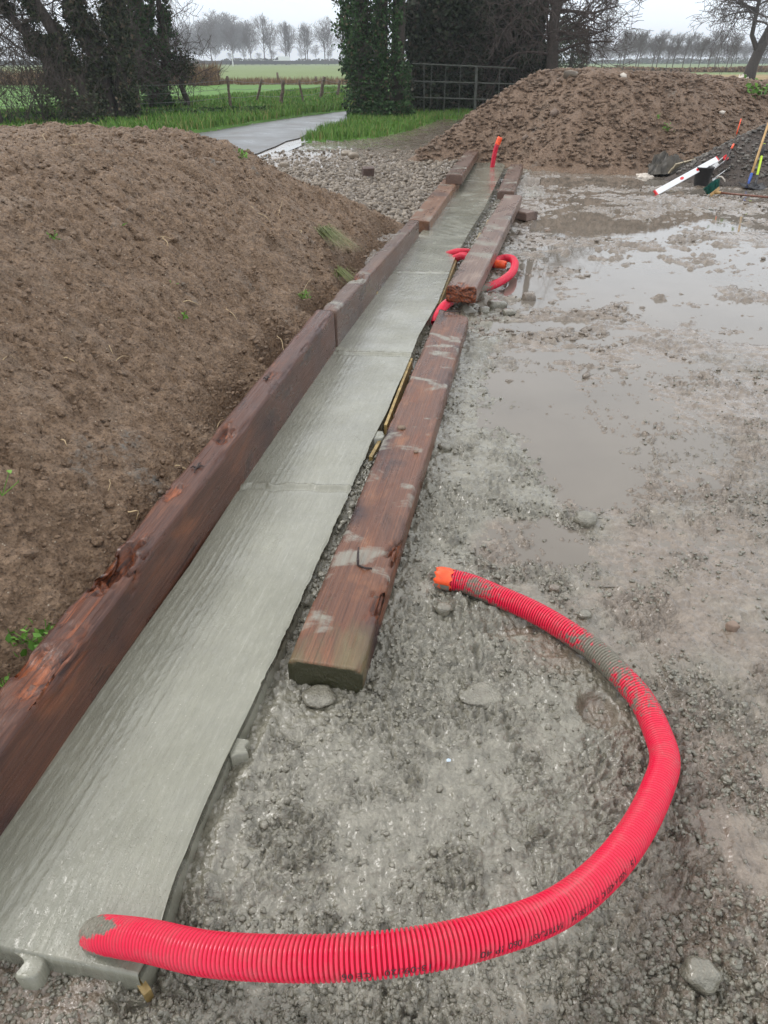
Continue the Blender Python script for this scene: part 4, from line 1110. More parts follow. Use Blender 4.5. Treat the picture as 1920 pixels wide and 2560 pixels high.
# ------------------------------------------------------------------ stones
def yz(x, y): return yard_h(x, y)
def scatter_stones(name, n, xf, y0, y1, smin_, smax, mat, dens=None, pw=2.0, sink=.3, seed=1, flat=.7, label=None):
    rng = np.random.default_rng(seed)
    y = y0 + (y1 - y0) * rng.random(n) ** 1.3; lo, hi = xf(y); x = lo + (hi - lo) * rng.random(n)
    r_ = yz(x, y); z = r_[0]; k = np.ones(n) if dens is None else dens(x, y, r_)
    ok = rng.random(n) < k
    sz = smin_ + (smax - smin_) * rng.random(n) ** pw
    x, y, z, sz = x[ok], y[ok], z[ok], sz[ok]
    V_, F_ = lumps(np.stack([x, y, z + sz * (.35 - sink)], 1), sz, rng, flat, .28)
    o = mesh_np(name, V_, F_, mat, None, False); o['kind'] = 'stuff'
    return o
xlr = slab_lr
def d_grey(x, y, r): return np.clip(.10 + .9 * r[1] * (1 - r[3]) * (fbm(x * 3.3, y * 3.3, 70, 2) > -.1), 0, 1) * (r[5] > .4)
scatter_stones('slurry_gravel', 34000, lambda y: (xlr(y)[1] + .02, xlr(y)[1] + .3 + 1.5 + .25 * y), .45, 4.2, .003, .0115, M['mudgrey'], d_grey, 1.6, .35, 11)
def d_dark(x, y, r): return np.clip(r[2] * 1.1 * (fbm(x * 4, y * 4, 72, 2) > -.25), 0, 1) * (r[3] < .5)
scatter_stones('dark_gravel', 26000, lambda y: (.25 + .12 * y, 1.2 + .75 * y), .7, 4.0, .003, .0125, M['muddark'], d_dark, 1.6, .3, 12)
# small gravel below the near end of the strip
scatter_stones('slurry_gravel', 7000, lambda y: (-1.0 + 0 * y, .9 + 0 * y), .38, .80, .003, .009, M['mudgrey'], lambda x, y, r: np.where(y < .79 - .13 * x, 1., 0.), 1.6, .3, 19)
def d_left(x, y, r): 
    h, _ = moundL(x, y)
    return np.where((h < 0.05) & (x < xlr(y)[0] - .12), np.clip(1.1 - sstep(12.5, 15.5, y) * .9, 0, 1) * (r[7] < -.3), 0)
scatter_stones('crushed_stone', 21000, lambda y: (-.2 * y - .9, xlr(y)[0] - .05), 7.0, 16.5, .012, .048, M['stone'], d_left, 1.6, .15, 13, .8)
# stones in the gap between strip and sleepers
def d_gap(x, y, r):
    return np.where((x > xlr(y)[1] + .005) | (x < xlr(y)[0] - .005), 1, 0)
scatter_stones('gap_stones', 1600, lambda y: (xlr(y)[1] + .01, xlr(y)[1] + .16), 1.7, 14, .008, .022, M['mudgrey'], d_gap, 1.5, .2, 14)
scatter_stones('gap_stones', 900, lambda y: (xlr(y)[0] - .16, xlr(y)[0] - .005), 8.0, 14, .010, .032, M['mudgrey'], d_gap, 1.5, .2, 15)
scatter_stones('mud_lumps', 16000, lambda y: (xlr(y)[1] + .3, .75 * y + .5), 4.0, 12.5, .006, .040, M['mudbrown'], lambda x, y, r: np.where(r[3] < .35, .75 * (fbm(x * 1.5, y * 3, 73, 2) > .05), .04), 2.0, .45, 16)
# single rocks that stand out
def rock(px, py, w, hgt, label, mat='greystone', seed=0, dz=0., z=None, name='rock', group='loose rocks in the mud'):
    p = P(px, py, -.05); zg = gz(p.x, p.y) if z is None else z
    V0, F0 = ICO3; V = V0.copy()
    d_ = fbm(V[:, 0] * 1.3 + seed * 3.1, V[:, 1] * 1.3 + V[:, 2] * 1.7, seed, 3) * .30 + .16 * (ridged(V[:, 0] * 2.2 + seed, V[:, 1] * 2.2 + V[:, 2] * 2.5, seed + 3, 4) - .6)
    V = V * (1 + d_)[:, None]; V[:, 2] = np.clip(V[:, 2], -.8, .72)
    V = V * np.array([w / 2, w / 2 * .8, hgt / 1.35]); c, s_ = math.cos(seed), math.sin(seed)
    V = np.stack([V[:, 0], V[:, 1], V[:, 2]], 1) + np.array([p.x, p.y, zg + hgt * .30 + dz])
    o = mesh_np(name, V, F0, M[{'greystone': 'mudgrey', 'darkstone': 'mudbrown'}.get(mat, mat)], None, True, origin=Vector((p.x, p.y, zg)))
    return setp(o, label, 'rock', group)
rock(1462, 1300, .105, .050, 'largest grey slurry coated rock lying alone in the brown puddle', seed=1)
rock(1322, 745, .11, .12, 'dark pointed brown rock standing at the puddle edge below the small pipe loop', 'darkstone', 2)
rock(1240, 762, .17, .07, 'broad flat mud coated rock just below the end of the pale worn sleeper', 'greystone', 3)
rock(1210, 775, .10, .06, 'smaller rock against the corner of the nearest right sleeper', 'greystone', 4)
rock(1272, 782, .11, .04, 'thin slab of rock lying flat right of the rock group', 'greystone', 5)
rock(1385, 1468, .045, .028, 'small dark pebble shaped rock above the middle of the large pipe', 'darkstone', 6)
rock(1462, 1540, .050, .028, 'brown lumpy stone half sunk just above the large red pipe', 'greystone', 7)
rock(1830, 1570, .045, .035, 'orange brown stone on the dark gravel at the right edge', 'clod2', 8)
rock(1750, 2440, .085, .055, 'round smooth grey stone at the lower right below the pipe', 'greystone', 9)
rock(1110, 1525, .06, .035, 'muddy brown stone just below the orange taped pipe end', 'greystone', 10)
rock(800, 1745, .10, .03, 'flat disc shaped slurry coated stone in front of the mossy sleeper end', 'greystone', 11)
rock(1205, 1735, .13, .014, 'wide flat stone sunk flush in the grey slurry inside the pipe loop', 'greystone', 12)
rock(1112, 1115, .07, .035, 'grey dollop of concrete beside the right flank of the nearest right sleeper', 'greystone', 13)
rock(1370, 575, .07, .04, 'small reddish stone in the mud right of the wooden block', 'clod2', 14)
for i, (a, b, w, t) in enumerate([(885, 400, .22, 'large pale stone on top of the crushed stone near the mound corner'), (868, 392, .28, 'broad slab like stone at the far edge of the crushed stone'), (712, 425, .16, 'brown stone at the far left of the crushed stone behind the soil mound')]):
    rock(a, b, w, .10, t, 'stone', 20 + i, group='larger stones on the crushed stone')
# broken brick
p = P(920, 440, .03); mb = MB(); mb.box((0, 0, 0), .19, .10, .12, Matrix.Rotation(.3, 3, 'Z') @ Matrix.Rotation(.25, 3, 'X'), .006)
setp(mesh_np('broken_brick', np.array(mb.v) + np.array(p) + np.array((0, 0, .07)), mb.f, M['brick'], None, False, origin=p), 'dark brick shaped block sitting upright on the crushed stone', 'brick')
# clot of mud stuck on the near sleeper
q = P(1003, 1070, .055)
for k, (a, b, w_) in enumerate([(1003, 1070, .035), (1040, 1130, .018)]):
    q = P(a, b, .052); V0, F0 = ICO2; V = V0 * (1 + .35 * fbm(V0[:, 0] * 2 + k, V0[:, 1] * 2 + V0[:, 2] * 3, 5, 3))[:, None] * w_ / 1.6; V[:, 2] *= .6
    setp(mesh_np('mud_clot', V + np.array(q), F0, M['clod'], None, True, origin=q), ['lump of brown mud stuck on the nearest right sleeper', 'tiny crumb of mud below the bigger lump on the nearest right sleeper'][k], 'mud clot')
# litter
q = P(1122, 1895, -.03); q.z = gz(q.x, q.y) + .012
setp(mesh_np('litter_scrap', np.array([(-.005, -.003, 0), (.005, -.004, .002), (.007, .004, .001), (-.001, .006, .003), (-.006, .003, .001), (0, 0, .004)]) + np.array(q), [(0, 1, 5), (1, 2, 5), (2, 3, 5), (3, 4, 5), (4, 0, 5)], M['litter'], None, False, origin=q), 'tiny pale blue scrap of litter in the dark mud inside the pipe loop', 'litter')

# ------------------------------------------------------------------ roots, weeds and leaves on the left mound
ROOTS = [(410, 545, 30, 20, 'thick curled pale root high on the left mound'), (420, 600, 55, 12, 'long pale root with a kink near the top of the left mound'), (655, 545, 50, 30, 'pale root fork near the far shoulder of the left mound'), (190, 370, 55, 12, 'pale root lying along the crest of the left mound'),
         (750, 590, 18, 32, 'short upright straw near the far end of the left mound'), (635, 530, 35, 35, 'reddish curled root on the upper right of the mound'), (770, 715, 28, 40, 'pale stalk hanging above the light topped sleeper'), (580, 790, 30, 35, 'pale stalk in the middle right of the mound'),
         (415, 610, 12, 30, 'yellow wood chip standing in the middle of the mound'), (305, 900, 40, 14, 'pale root low in the middle of the mound'), (275, 880, 25, 30, 'forked pale root in the middle of the mound'), (180, 905, 45, 14, 'pale root left of the middle of the mound'),
         (20, 905, 40, 10, 'thin pale root at the left edge of the mound'), (160, 1110, 22, 22, 'yellow curled root low on the left of the mound'), (460, 1175, 45, 18, 'pale root just above the long rotten sleeper'), (560, 1060, 35, 20, 'pale root sticking out above the middle of the long rotten sleeper'),
         (705, 870, 25, 60, 'long thin straw hanging down towards the long rotten sleeper'), (480, 760, 45, 10, 'reddish root across the middle of the mound'), (275, 1215, 10, 25, 'reddish bit of root at the lower left of the mound'), (110, 345, 10, 16, 'white twig standing on the crest of the mound'),
         (330, 1290, 20, 22, 'small pale twig over the rotten notch of the long sleeper'), (700, 520, 10, 40, 'thin straw upright on the far slope of the mound')]
rng = np.random.default_rng(21)
for i, (a, b, w_, h_, lab) in enumerate(ROOTS):
    sg = 1 if i % 3 else -1
    p0 = hitL(a - w_ / 2, b - sg * h_ / 2); p2 = hitL(a + w_ / 2, b + sg * h_ / 2)
    if (p0 - p2).length > .35: p2 = p0 + (p2 - p0).normalized() * .25
    m1 = p0.lerp(p2, .33) + Vector((rng.normal() * .012, rng.normal() * .012, .018)); m2 = p0.lerp(p2, .66) + Vector((rng.normal() * .015, rng.normal() * .015, .02))
    c_, L_ = catmull([p0, m1, m2, p2], n=12)
    mb = MB(); r0 = .0016 + .0009 * (i % 3); mb.tube(c_, [r0 * (1.1 - .6 * k / 12) for k in range(13)], 6)
    setp(mb.build('root', M['straw'], None, True, origin=Vector(c_[0])), lab, 'root', 'pale roots and straws on the soil mound')
def plant(px, py, size, nleaf, label, mat='weed', hit=hitL, blades=0, group='weeds on the soil mound', lean=0):
    p = hit(px, py); e = wthing('weed', p, label, 'weed', group)
    if nleaf:
        pos = np.array(p) + rng.normal(size=(nleaf, 3)) * np.array([size * .45, size * .45, size * .28]) + np.array([0, 0, size * .3])
        V_, F_ = cards(pos, size * .30, rng, asp=.8); mesh_np('leaves', V_, F_, M[mat], e, False)
        mb = MB()
        for k in range(min(10, nleaf)): mb.tube([p, pos[k]], [.002, .0012], 4)
        mb.build('stems', M[mat], e)
    if blades:
        mb = MB()
        for k in range(blades):
            a = rng.uniform(0, 6.28); L_ = size * rng.uniform(.6, 1.2)
            q0 = Vector((p.x + rng.normal() * size * .25, p.y + rng.normal() * size * .2, p.z)); o = Vector((math.cos(a), math.sin(a), 0))
            q1 = q0 + o * L_ * .3 + Vector((0, 0, L_ * .5)); q2 = q0 + o * L_ * .7 + Vector((lean * .5, -abs(lean), L_ * (.45 - abs(lean))))
            w = Vector((-o.y, o.x, 0)) * .0025
            mb.add([q0 - w, q0 + w, q1 + w, q1 - w, q2], [(0, 1, 2, 3), (3, 2, 4)])
        mb.build('blades', M['grass' if mat == 'weed' else 'oldgrass'], e)
    return e
plant(80, 1610, .085, 40, 'leafy green weed at lower left between the mound and the long rotten sleeper')
plant(10, 1720, .05, 16, 'small green weed at the left edge below the bigger leafy one')
plant(5, 1240, .09, 7, 'broad pale green leaf at the left edge of the mound')
plant(875, 500, .05, 12, 'tiny bright green weed on the far right shoulder of the mound beside the white pebble')
plant(605, 395, .09, 16, 'dark green weed on the crest of the mound beside the lane')
plant(810, 590, .15, 0, 'clump of long drooping grass on the far slope of the mound', mat='drygrass', blades=90, lean=.5)
plant(850, 690, .13, 0, 'thin grass tuft low on the far slope above the light topped sleeper', mat='drygrass', blades=40, lean=.5)
plant(760, 745, .08, 6, 'dark green sprig in the hollow above the long sleeper', blades=14)
plant(460, 795, .05, 10, 'small green sprout in the middle of the mound')
plant(135, 595, .05, 10, 'dark green sprout on the upper left of the mound')
plant(300, 568, .035, 6, 'lone bright green leaf pair in the upper middle of the mound')
plant(430, 712, .03, 5, 'tiny green leaf in the centre of the mound')
plant(115, 1595, .05, 12, 'small light green sprig to the right of the leafy weed')
q = hitL(884, 505)
V0, F0 = ICO2; V = V0 * (1 + .2 * fbm(V0[:, 0] * 2, V0[:, 1] * 2 + V0[:, 2], 5, 2))[:, None] * np.array([.02, .02, .026])
setp(mesh_np('white_stone', V + np.array(q) + np.array((0, 0, .01)), F0, M['white'], None, True, origin=q), 'white pebble beside the tiny green weed on the far shoulder of the mound', 'pebble')

# ------------------------------------------------------------------ tools by the gravel heap
def on(px, py, z=-.05): return P(px, py, z)
# bucket
b0 = on(1752, 462); b0.z = -.06
e = wthing('bucket', b0, 'black rubber builder bucket standing in the mud under the white straightedge', 'bucket')
def lathe(mb, c, prof, n=28, tilt=None):
    V = []; 
    for r_, z_ in prof:
        for k in range(n):
            a = 2 * math.pi * k / n; q = Vector((r_ * math.cos(a), r_ * math.sin(a), z_)); q = (tilt @ q) if tilt else q; V.append(Vector(c) + q)
    F = [(i * n + k, i * n + (k + 1) % n, (i + 1) * n + (k + 1) % n, (i + 1) * n + k) for i in range(len(prof) - 1) for k in range(n)]
    mb.add(V, F)
mb = MB(); lathe(mb, b0, [(0, .0), (.10, .0), (.105, .01), (.14, .25), (.148, .252), (.148, .268), (.14, .27), (.134, .255), (.10, .02), (0, .02)])
mb.build('body', M['black'], e, True)
mb = MB(); hs = [(b0.x + .15 * math.cos(a), b0.y - .04 - .05 * math.sin(a), b0.z + .25 - .10 * math.sin(a)) for a in np.linspace(0, math.pi, 14)]; mb.tube(hs, .004, 6)
mb.build('handle', M['steel'], e)
mb = MB(); mb.box((b0.x, b0.y, b0.z + .2), .18, .16, .02, None, .004); mb.build('contents', M['clod'], e)
def bar(parent, name, a, b, w, t, mat, bev=.002, upv=Vector((0, 0, 1))):
    a = Vector(a); b = Vector(b); d = (b - a); L = d.length; d.normalize(); s = d.cross(upv).normalized(); u_ = s.cross(d)
    mb = MB(); mb.box((a + b) / 2, L, w, t, Matrix((d, s, u_)).transposed(), bev); return mb.build(name, mat, parent)
# white straightedge leaning on the bucket
s0 = on(1638, 484); s0.z = -.045
s1 = PD(1794, 397, s0.y + 1.2)
up_ = (Vector((0, 0, CAM_H)) - s0).normalized().cross((s1 - s0).normalized()); up_ = (up_ + Vector((0, .35, .1))).normalized()
e = wthing('straightedge', s0, 'long white aluminium straightedge with red ends leaning on the black bucket', 'straightedge')
d_ = (s1 - s0).normalized()
bar(e, 'bar', s0 + d_ * .012, s1 - d_ * .012, .022, .085, M['white'], upv=up_)
bar(e, 'end_cap', s0, s0 + d_ * .03, .026, .088, M['red'], upv=up_); bar(e, 'end_cap', s1 - d_ * .03, s1, .026, .088, M['red'], upv=up_)
for f in (.40, .66):
    c = s0.lerp(s1, f); sd = d_.cross(up_).normalized(); u2 = sd.cross(d_)
    mb = MB(); V = []
    for k in range(16):
        a = 2 * math.pi * k / 16; V.append(c + d_ * math.cos(a) * .05 + u2 * math.sin(a) * .022 + sd * (.0135))
    for k in range(16):
        a = 2 * math.pi * k / 16; V.append(c + d_ * math.cos(a) * .05 + u2 * math.sin(a) * .022 - sd * (.0135))
    mb.add(V, [tuple(range(16)), tuple(range(16, 32))[::-1]] + [(k, (k + 1) % 16, 16 + (k + 1) % 16, 16 + k) for k in range(16)])
    mb.build('grip_slot', M['red'], e)
# second, red ended level
t0 = PD(1776, 425, b0.y + .1); t1 = PD(1812, 396, b0.y + .35); t2 = PD(1818, 393, b0.y + .38)
e = wthing('spirit_level', t0, 'short aluminium spirit level with a red end propped behind the bucket', 'spirit level')
d_ = (t1 - t0).normalized(); up2 = ((Vector((0, 0, CAM_H)) - t0).normalized().cross(d_)).normalized()
bar(e, 'rail', t0 - d_ * .15 + up2 * .03, t1 + up2 * .03, .02, .010, M['alu'], .001, up2); bar(e, 'rail', t0 - d_ * .15 - up2 * .025, t1 - up2 * .025, .02, .010, M['alu'], .001, up2)
bar(e, 'web', t0 - d_ * .15, t0 + (t1 - t0) * .55, .006, .05, M['alu'], .001, up2); bar(e, 'end_cap', t1 - d_ * .03, t1 + d_ * .06, .026, .078, M['red'], .003, up2)
# shovels
def shovel(basepx, toppx, hm, label, hlen_f=1.0, grip=None, sock=None):
    b = on(*basepx); b.z = -.05; t = PD(*toppx, b.y + .5)
    e = wthing('shovel', b, label, 'shovel', 'shovels stuck upright in front of the gravel heap')
    d = (t - b).normalized(); s = d.cross(Vector((0, 1, 0))).normalized(); L = (t - b).length
    mb = MB(); mb.tube([b + d * .16, b + d * .6, t], [.019, .018, .016], 12); mb.build('handle', hm, e, True)
    mb = MB(); mb.tube([b + d * .02, b + d * .10, b + d * .22], [.014, .021, .022], 12); mb.build('socket', sock or M['dark'], e, True)
    mb = MB(); V = []; F = []
    for i in range(9):
        for j in range(7):
            x_ = (j / 6 - .5) * .26; y_ = i / 8 * .20; cup = .03 * (x_ / .13) ** 2 - .012
            V.append(b + Vector((x_, -y_ + .06, .012 + cup + .04 * (1 - i / 8) ** 2)))
    n0 = len(V); V += [v + Vector((0, 0, -.004)) for v in V]
    F = grid_faces(9, 7).tolist(); F += [[q + n0 for q in f][::-1] for f in F]
    rim = [j for j in range(7)] + [i * 7 + 6 for i in range(1, 9)] + [56 + j for j in range(5, -1, -1)] + [i * 7 for i in range(7, 0, -1)]
    F += [(rim[k], rim[(k + 1) % len(rim)], rim[(k + 1) % len(rim)] + n0, rim[k] + n0) for k in range(len(rim))]
    mb.add(V, F); mb.build('blade', M['dark'], e, True)
    if grip: mb = MB(); mb.tube([t - d * .22, t - d * .02, t], [.021, .021, .014], 12); mb.build('grip', grip, e, True)
    return e
shovel((1868, 468), (1922, 306), M['handle'], 'shovel with plain wooden handle and blue socket standing before the gravel heap', sock=M['blue'])
shovel((1886, 470), (1911, 360), M['yellow'], 'shovel with fluorescent yellow handle and black grip standing before the gravel heap', grip=M['black'])
# broom
q = on(1782, 486); q.z = -.02
e = wthing('broom', q, 'broom with green bristles lying in the mud, brown handle running out to the right', 'broom')
d_ = Vector((.93, -.1, .12)).normalized()
mb = MB(); mb.box(q, .22, .045, .05, Matrix.Rotation(-.5, 3, 'Y') @ Matrix.Rotation(.5, 3, 'Z'), .006); mb.build('head', M['handle'], e)
mb = MB(); rr = np.random.default_rng(2); ax = Matrix.Rotation(-.5, 3, 'Y') @ Matrix.Rotation(.5, 3, 'Z')
for k in range(420):
    a = rr.uniform(-.105, .105); b = rr.uniform(-.02, .02); p0 = q + ax @ Vector((a, b, .02)); p1 = q + ax @ Vector((a * 1.25 + rr.normal() * .008, b * 2.2 + rr.normal() * .008, .13))
    w = Vector((rr.normal(), rr.normal(), 0)).normalized() * .0035; mb.add([p0 - w, p0 + w, p1 + w, p1 - w], [(0, 1, 2, 3)])
mb.build('bristles', M['green'], e)
h1 = on(1930, 500); h1.z = -.02
mb = MB(); mb.tube([q + Vector((.03, -.02, .0)), h1 + (h1 - q).normalized() * .35], [.015, .015], 12); mb.build('handle', M['brownhandle'], e, True)
mb = MB(); mb.tube([q + Vector((.02, -.012, 0)), q + Vector((.02, -.012, 0)) + (h1 - q).normalized() * .08], [.024, .019], 12); mb.build('socket', M['handle'], e, True)
# trowel
q = on(1785, 462); q.z = -.02
e = wthing('trowel', q, 'plastering trowel with a pale blade lying between the bucket and the broom', 'trowel')
mb = MB(); mb.add([q + Vector(v) for v in [(-.05, -.05, 0), (.0, -.06, .01), (.05, .06, .06), (-.02, .07, .055), (-.05, -.05, -.003), (.0, -.06, .007), (.05, .06, .057), (-.02, .07, .052)]], [(0, 1, 2, 3), (7, 6, 5, 4), (0, 4, 5, 1), (1, 5, 6, 2), (2, 6, 7, 3), (3, 7, 4, 0)]); mb.build('blade', M['alu'], e)
mb = MB(); mb.tube([q + Vector(v) for v in [(.02, .03, .04), (.03, .0, .09), (.09, .0, .085), (.14, -.02, .04), (.15, -.03, .01)]], [.008, .012, .013, .012, .008], 8); mb.build('handle', M['bag'], e, True)
# thin rods
def rod(name, a, b, segs, label, cat, group=None):
    a = Vector(a); b = Vector(b); e = wthing(name, a, label, cat, group)
    for (f0, f1, r_, m, pn) in segs:
        mb = MB(); mb.tube([a.lerp(b, f0), a.lerp(b, f1)], r_, 8); mb.build(pn, m, e, True)
    return e
a = PD(1808, 412, 12.0); rod('marker_stake', a, PD(1834, 361, 12.5), [(0, .8, .012, M['steel'], 'rod'), (.78, 1, .016, M['tape'], 'painted_tip')], 'rusty iron rod with orange tip leaning on the gravel heap beside the bucket', 'marker rod')
a = PD(1841, 336, 13.3); rod('marker_stake', a, PD(1853, 297, 13.4), [(0, 1, .009, M['tape'], 'stake')], 'orange marker stake standing at the top left slope of the gravel heap', 'marker stake')
a = PD(1783, 448, 11.9); rod('marker_stake', a, PD(1885, 374, 12.6), [(0, .84, .007, M['alu'], 'rod'), (.83, 1, .011, M['red'], 'red_tip')], 'long thin pale rod with a red tip lying up the gravel heap', 'marker rod')
# debris at the foot of the heap
def crumple(name, px, py, D, w, dep, h, mat, label, cat, seed, z0=0.0):
    c = PD(px, py, D); c.z = z0; n = 34; V = []
    for i in range(n):
        for j in range(n):
            a = (i / (n - 1) - .5) * 2; b = (j / (n - 1) - .5) * 2
            r_ = max(abs(a), abs(b)); f = (1 - r_ ** 2.4)
            k = float(ridged(np.array([a * 1.6 + seed]), np.array([b * 1.6]), seed, 4)[0]); k2 = float(fbm(np.array([a * 2.5 + seed]), np.array([b * 2.5]), seed + 5, 3)[0])
            k3 = float(ridged(np.array([a * 3.5 + seed]), np.array([b * 3.5 + 2]), seed + 2, 3)[0]); V.append((c.x + a * w / 2 * (1 + .3 * k2) + .06 * w * k3, c.y + b * dep / 2 * (1 + .3 * k2), z0 - .04 + h * f * (.1 + 1.0 * k ** 2 + .55 * (k3 - .5)) + .03 * k2))
    return setp(mesh_np(name, V, grid_faces(n, n), mat, None, False, origin=c), label, cat)
crumple('torn_membrane', 1655, 425, 13.1, .62, .5, .36, M['membrane'], 'crumpled grey torn membrane heaped at the foot of the rubble heap', 'plastic sheet', 3, .02)
crumple('torn_sheet', 1612, 428, 12.9, .28, .2, .07, M['bag'], 'small pale torn plastic sheet on the ground left of the grey membrane', 'plastic sheet', 8, -.03)
crumple('rubble_chunk', 1688, 415, 13.1, .34, .3, .19, M['membrane'], 'grey slab like chunk leaning right of the torn membrane', 'rubble', 12, .02)
for (a, b, c, d, lab) in (((1685), 416, 1750, 399, 'pale offcut board leaning at the foot of the heap, the upper of two'), (1675, 427, 1718, 420, 'pale offcut board at the foot of the heap, the lower of two')):
    p0 = PD(a, b, 12.8); p1 = PD(c, d, 13.3)
    e = mb = MB(); d_ = (p1 - p0).normalized(); s = d_.cross(Vector((0, -.6, .8))).normalized(); u_ = s.cross(d_)
    mb.box((p0 + p1) / 2, (p1 - p0).length, .09, .022, Matrix((d_, u_, s)).transposed(), .002)
    setp(mb.build('offcut_board', M['pine'], None, origin=p0), lab, 'board', 'offcut boards by the rubble')
# white bag on the heap
c = PD(1857, 220, 19.0)
hz_, _ = moundR(np.array([c.x]), np.array([c.y]))
o = crumple('white_bag', 1857, 220, 19.0, .66, .5, .42, M['bag'], 'crumpled dirty white bag on top of the heap near the right edge', 'bag', 21, c.z - .06)
# pale block on heap top
def chunk_on(px, py, w, lab, mat, seed):
    a = Vector((0, 0, CAM_H)); d = (PD(px, py, 10) - a).normalized(); t = 10
    while t < 25:
        p = a + d * t
        if p.z < float(moundR(np.array([p.x]), np.array([p.y]))[0][0]) + .03: break
        t += .03
    V0, F0 = ICO1; rg = np.random.default_rng(seed); V = V0 * (1 + .25 * rg.normal(size=(len(V0), 1))) * w / 2 * np.array([1, .8, .7])
    setp(mesh_np('rubble_chunk', V + np.array(p) + np.array((0, 0, .02)), F0, mat, None, False, origin=p), lab, 'rubble', 'pale chunks on the rubble heap')
chunk_on(1557, 193, .14, 'whitish chunk on the crest of the rubble heap', M['bag'], 1)
chunk_on(1804, 285, .12, 'pale square chunk on the right flank of the rubble heap', M['bag'], 2)
chunk_on(1312, 348, .16, 'round brownish pale stone low on the left part of the rubble heap', M['clod2'], 3)
chunk_on(1385, 285, .18, 'pale brown stone in the middle of the rubble heap', M['clod2'], 4)
chunk_on(1425, 190, .3, 'flat pale slab on the crest of the rubble heap near its middle', M['stone'], 6)
def hitR(px, py):
    a = Vector((0, 0, CAM_H)); d = (PD(px, py, 10) - a).normalized(); t = 10
    while t < 25:
        p = a + d * t
        if p.z < float(moundR(np.array([p.x]), np.array([p.y]))[0][0]): return p
        t += .03
    return p
plant(1664, 327, .14, 26, 'small green weed tuft on the right part of the rubble heap', hit=hitR, group='weeds on the rubble heap')
plant(1890, 240, .35, 40, 'low green weed near the white bag on the rubble heap', hit=hitR, group='weeds on the rubble heap')
plant(1645, 295, .09, 14, 'tiny green sprout above the weed tuft on the rubble heap', hit=hitR, group='weeds on the rubble heap')

# ------------------------------------------------------------------ trees
def grow(mb, p, d, L, r, depth, rng, up=.15, spread=.75, nch=5, wig=.18, sides=5, minr=.004, ends=None, allp=None):
    n = 5; pts = [Vector(p)]; dd = Vector(d).normalized()
    for i in range(n):
        dd = (dd + Vector(rng.normal(size=3)) * wig + Vector((0, 0, up))).normalized(); pts.append(pts[-1] + dd * L / n)
    rs_ = [max(minr, r * (1 - .62 * i / n)) for i in range(n + 1)]
    mb.tube(pts, rs_, sides if depth > 1 else 3, cap=False)
    if allp is not None: allp += [(q, rr_) for q, rr_ in zip(pts, rs_)]
    if depth <= 0:
        if ends is not None: ends += pts[2:]
        return
    for k in range(nch):
        f = rng.uniform(.3, 1.0) * n; i = min(n - 1, int(f)); q = pts[i].lerp(pts[i + 1], f - i)
        t = (pts[i + 1] - pts[i]).normalized(); s = Vector(rng.normal(size=3)); s = (s - t * s.dot(t)).normalized()
        grow(mb, q, (t * (1 - spread * .6) + s * spread).normalized(), L * rng.uniform(.5, .78), rs_[i] * .58, depth - 1, rng, up, spread, nch, wig, sides, minr, ends, allp)
# ivy clad group on the left
def ivy_tree(px, py, stems, nleaf, label, mat='ivy', seed=1, rad=.5, leaf=.075, twigs=3, toph=5.2, name='ivy_covered_tree', cat='tree', group='ivy covered trees beside the lane'):
    rng = np.random.default_rng(seed); b = P(px, py, 0); b.z = 0
    e = wthing(name, b, label, cat, group); mb = MB(); mt = MB(); centres = []; radii = []
    for (dx, lx, ly, r0, hh) in stems:
        pts = []; n = 10
        for i in range(n + 1):
            f = i / n; pts.append(Vector((b.x + dx + lx * f ** 1.3 * hh + .08 * rng.normal() * (i > 0), b.y + ly * f * hh + .08 * rng.normal() * (i > 0), -.05 + hh * f)))
        mb.tube(pts, [r0 * (1.25 - .6 * i / n) for i in range(n + 1)], 9)
        for i in range(60):
            f = rng.uniform(0, n - .01); k = int(f); centres.append(pts[k].lerp(pts[k + 1], f - k)); radii.append(r0 + rad * rng.uniform(.5, 1.15) * (1 - .02 * f))
        for q in range(twigs * 4):
            f = rng.uniform(1.2, n - .1); k = int(f); p = pts[k].lerp(pts[k + 1], f - k); a = rng.uniform(0, 6.28)
            grow(mt, p, Vector((math.cos(a), math.sin(a) * .6, .35)), rng.uniform(.9, 1.7), .02, 2, rng, .05, .8, 4, .25, 4, .006)
    mb.build('trunk', M['bark'], e, True)
    mt.build('bare_twigs', M['twig'], e)
    c = np.array([q[:] for q in centres]); rd = np.array(radii); k = rng.integers(0, len(c), nleaf)
    v = rng.normal(size=(nleaf, 3)); v[:, 2] *= .7; v /= np.linalg.norm(v, axis=1)[:, None]
    pos = c[k] + v * (rd[k] * (.35 + .65 * rng.random(nleaf) ** .5))[:, None] + rng.normal(size=(nleaf, 3)) * .06
    # clumps with gaps
    keep = fbm(pos[:, 0] * 2.2 + pos[:, 1] * 1.3, pos[:, 2] * 2.0, seed + 9, 3) > -.22
    pos = pos[keep & (pos[:, 2] > .0)]
    V_, F_ = cards(pos, leaf, rng, asp=.9); mesh_np('ivy_foliage', V_, F_, M[mat], e, False)
    return e
ivy_tree(250, 308, [(-.1, -.42, 0, .17, 5.6), (.35, -.18, .1, .17, 5.8), (.75, .03, .1, .15, 5.6), (-.5, -.75, .1, .12, 5.2)], 42000, 'broad ivy covered tree with several leaning trunks behind the soil mound', 'ivy2', 1, .30, .085, 5)
ivy_tree(400, 284, [(.0, -.05, 0, .15, 5.6), (-.25, -.22, .2, .10, 5.4), (.25, .10, .1, .10, 5.6)], 30000, 'narrower ivy covered tree between the broad one and the lane', 'ivy', 2, .33, .085, 6)
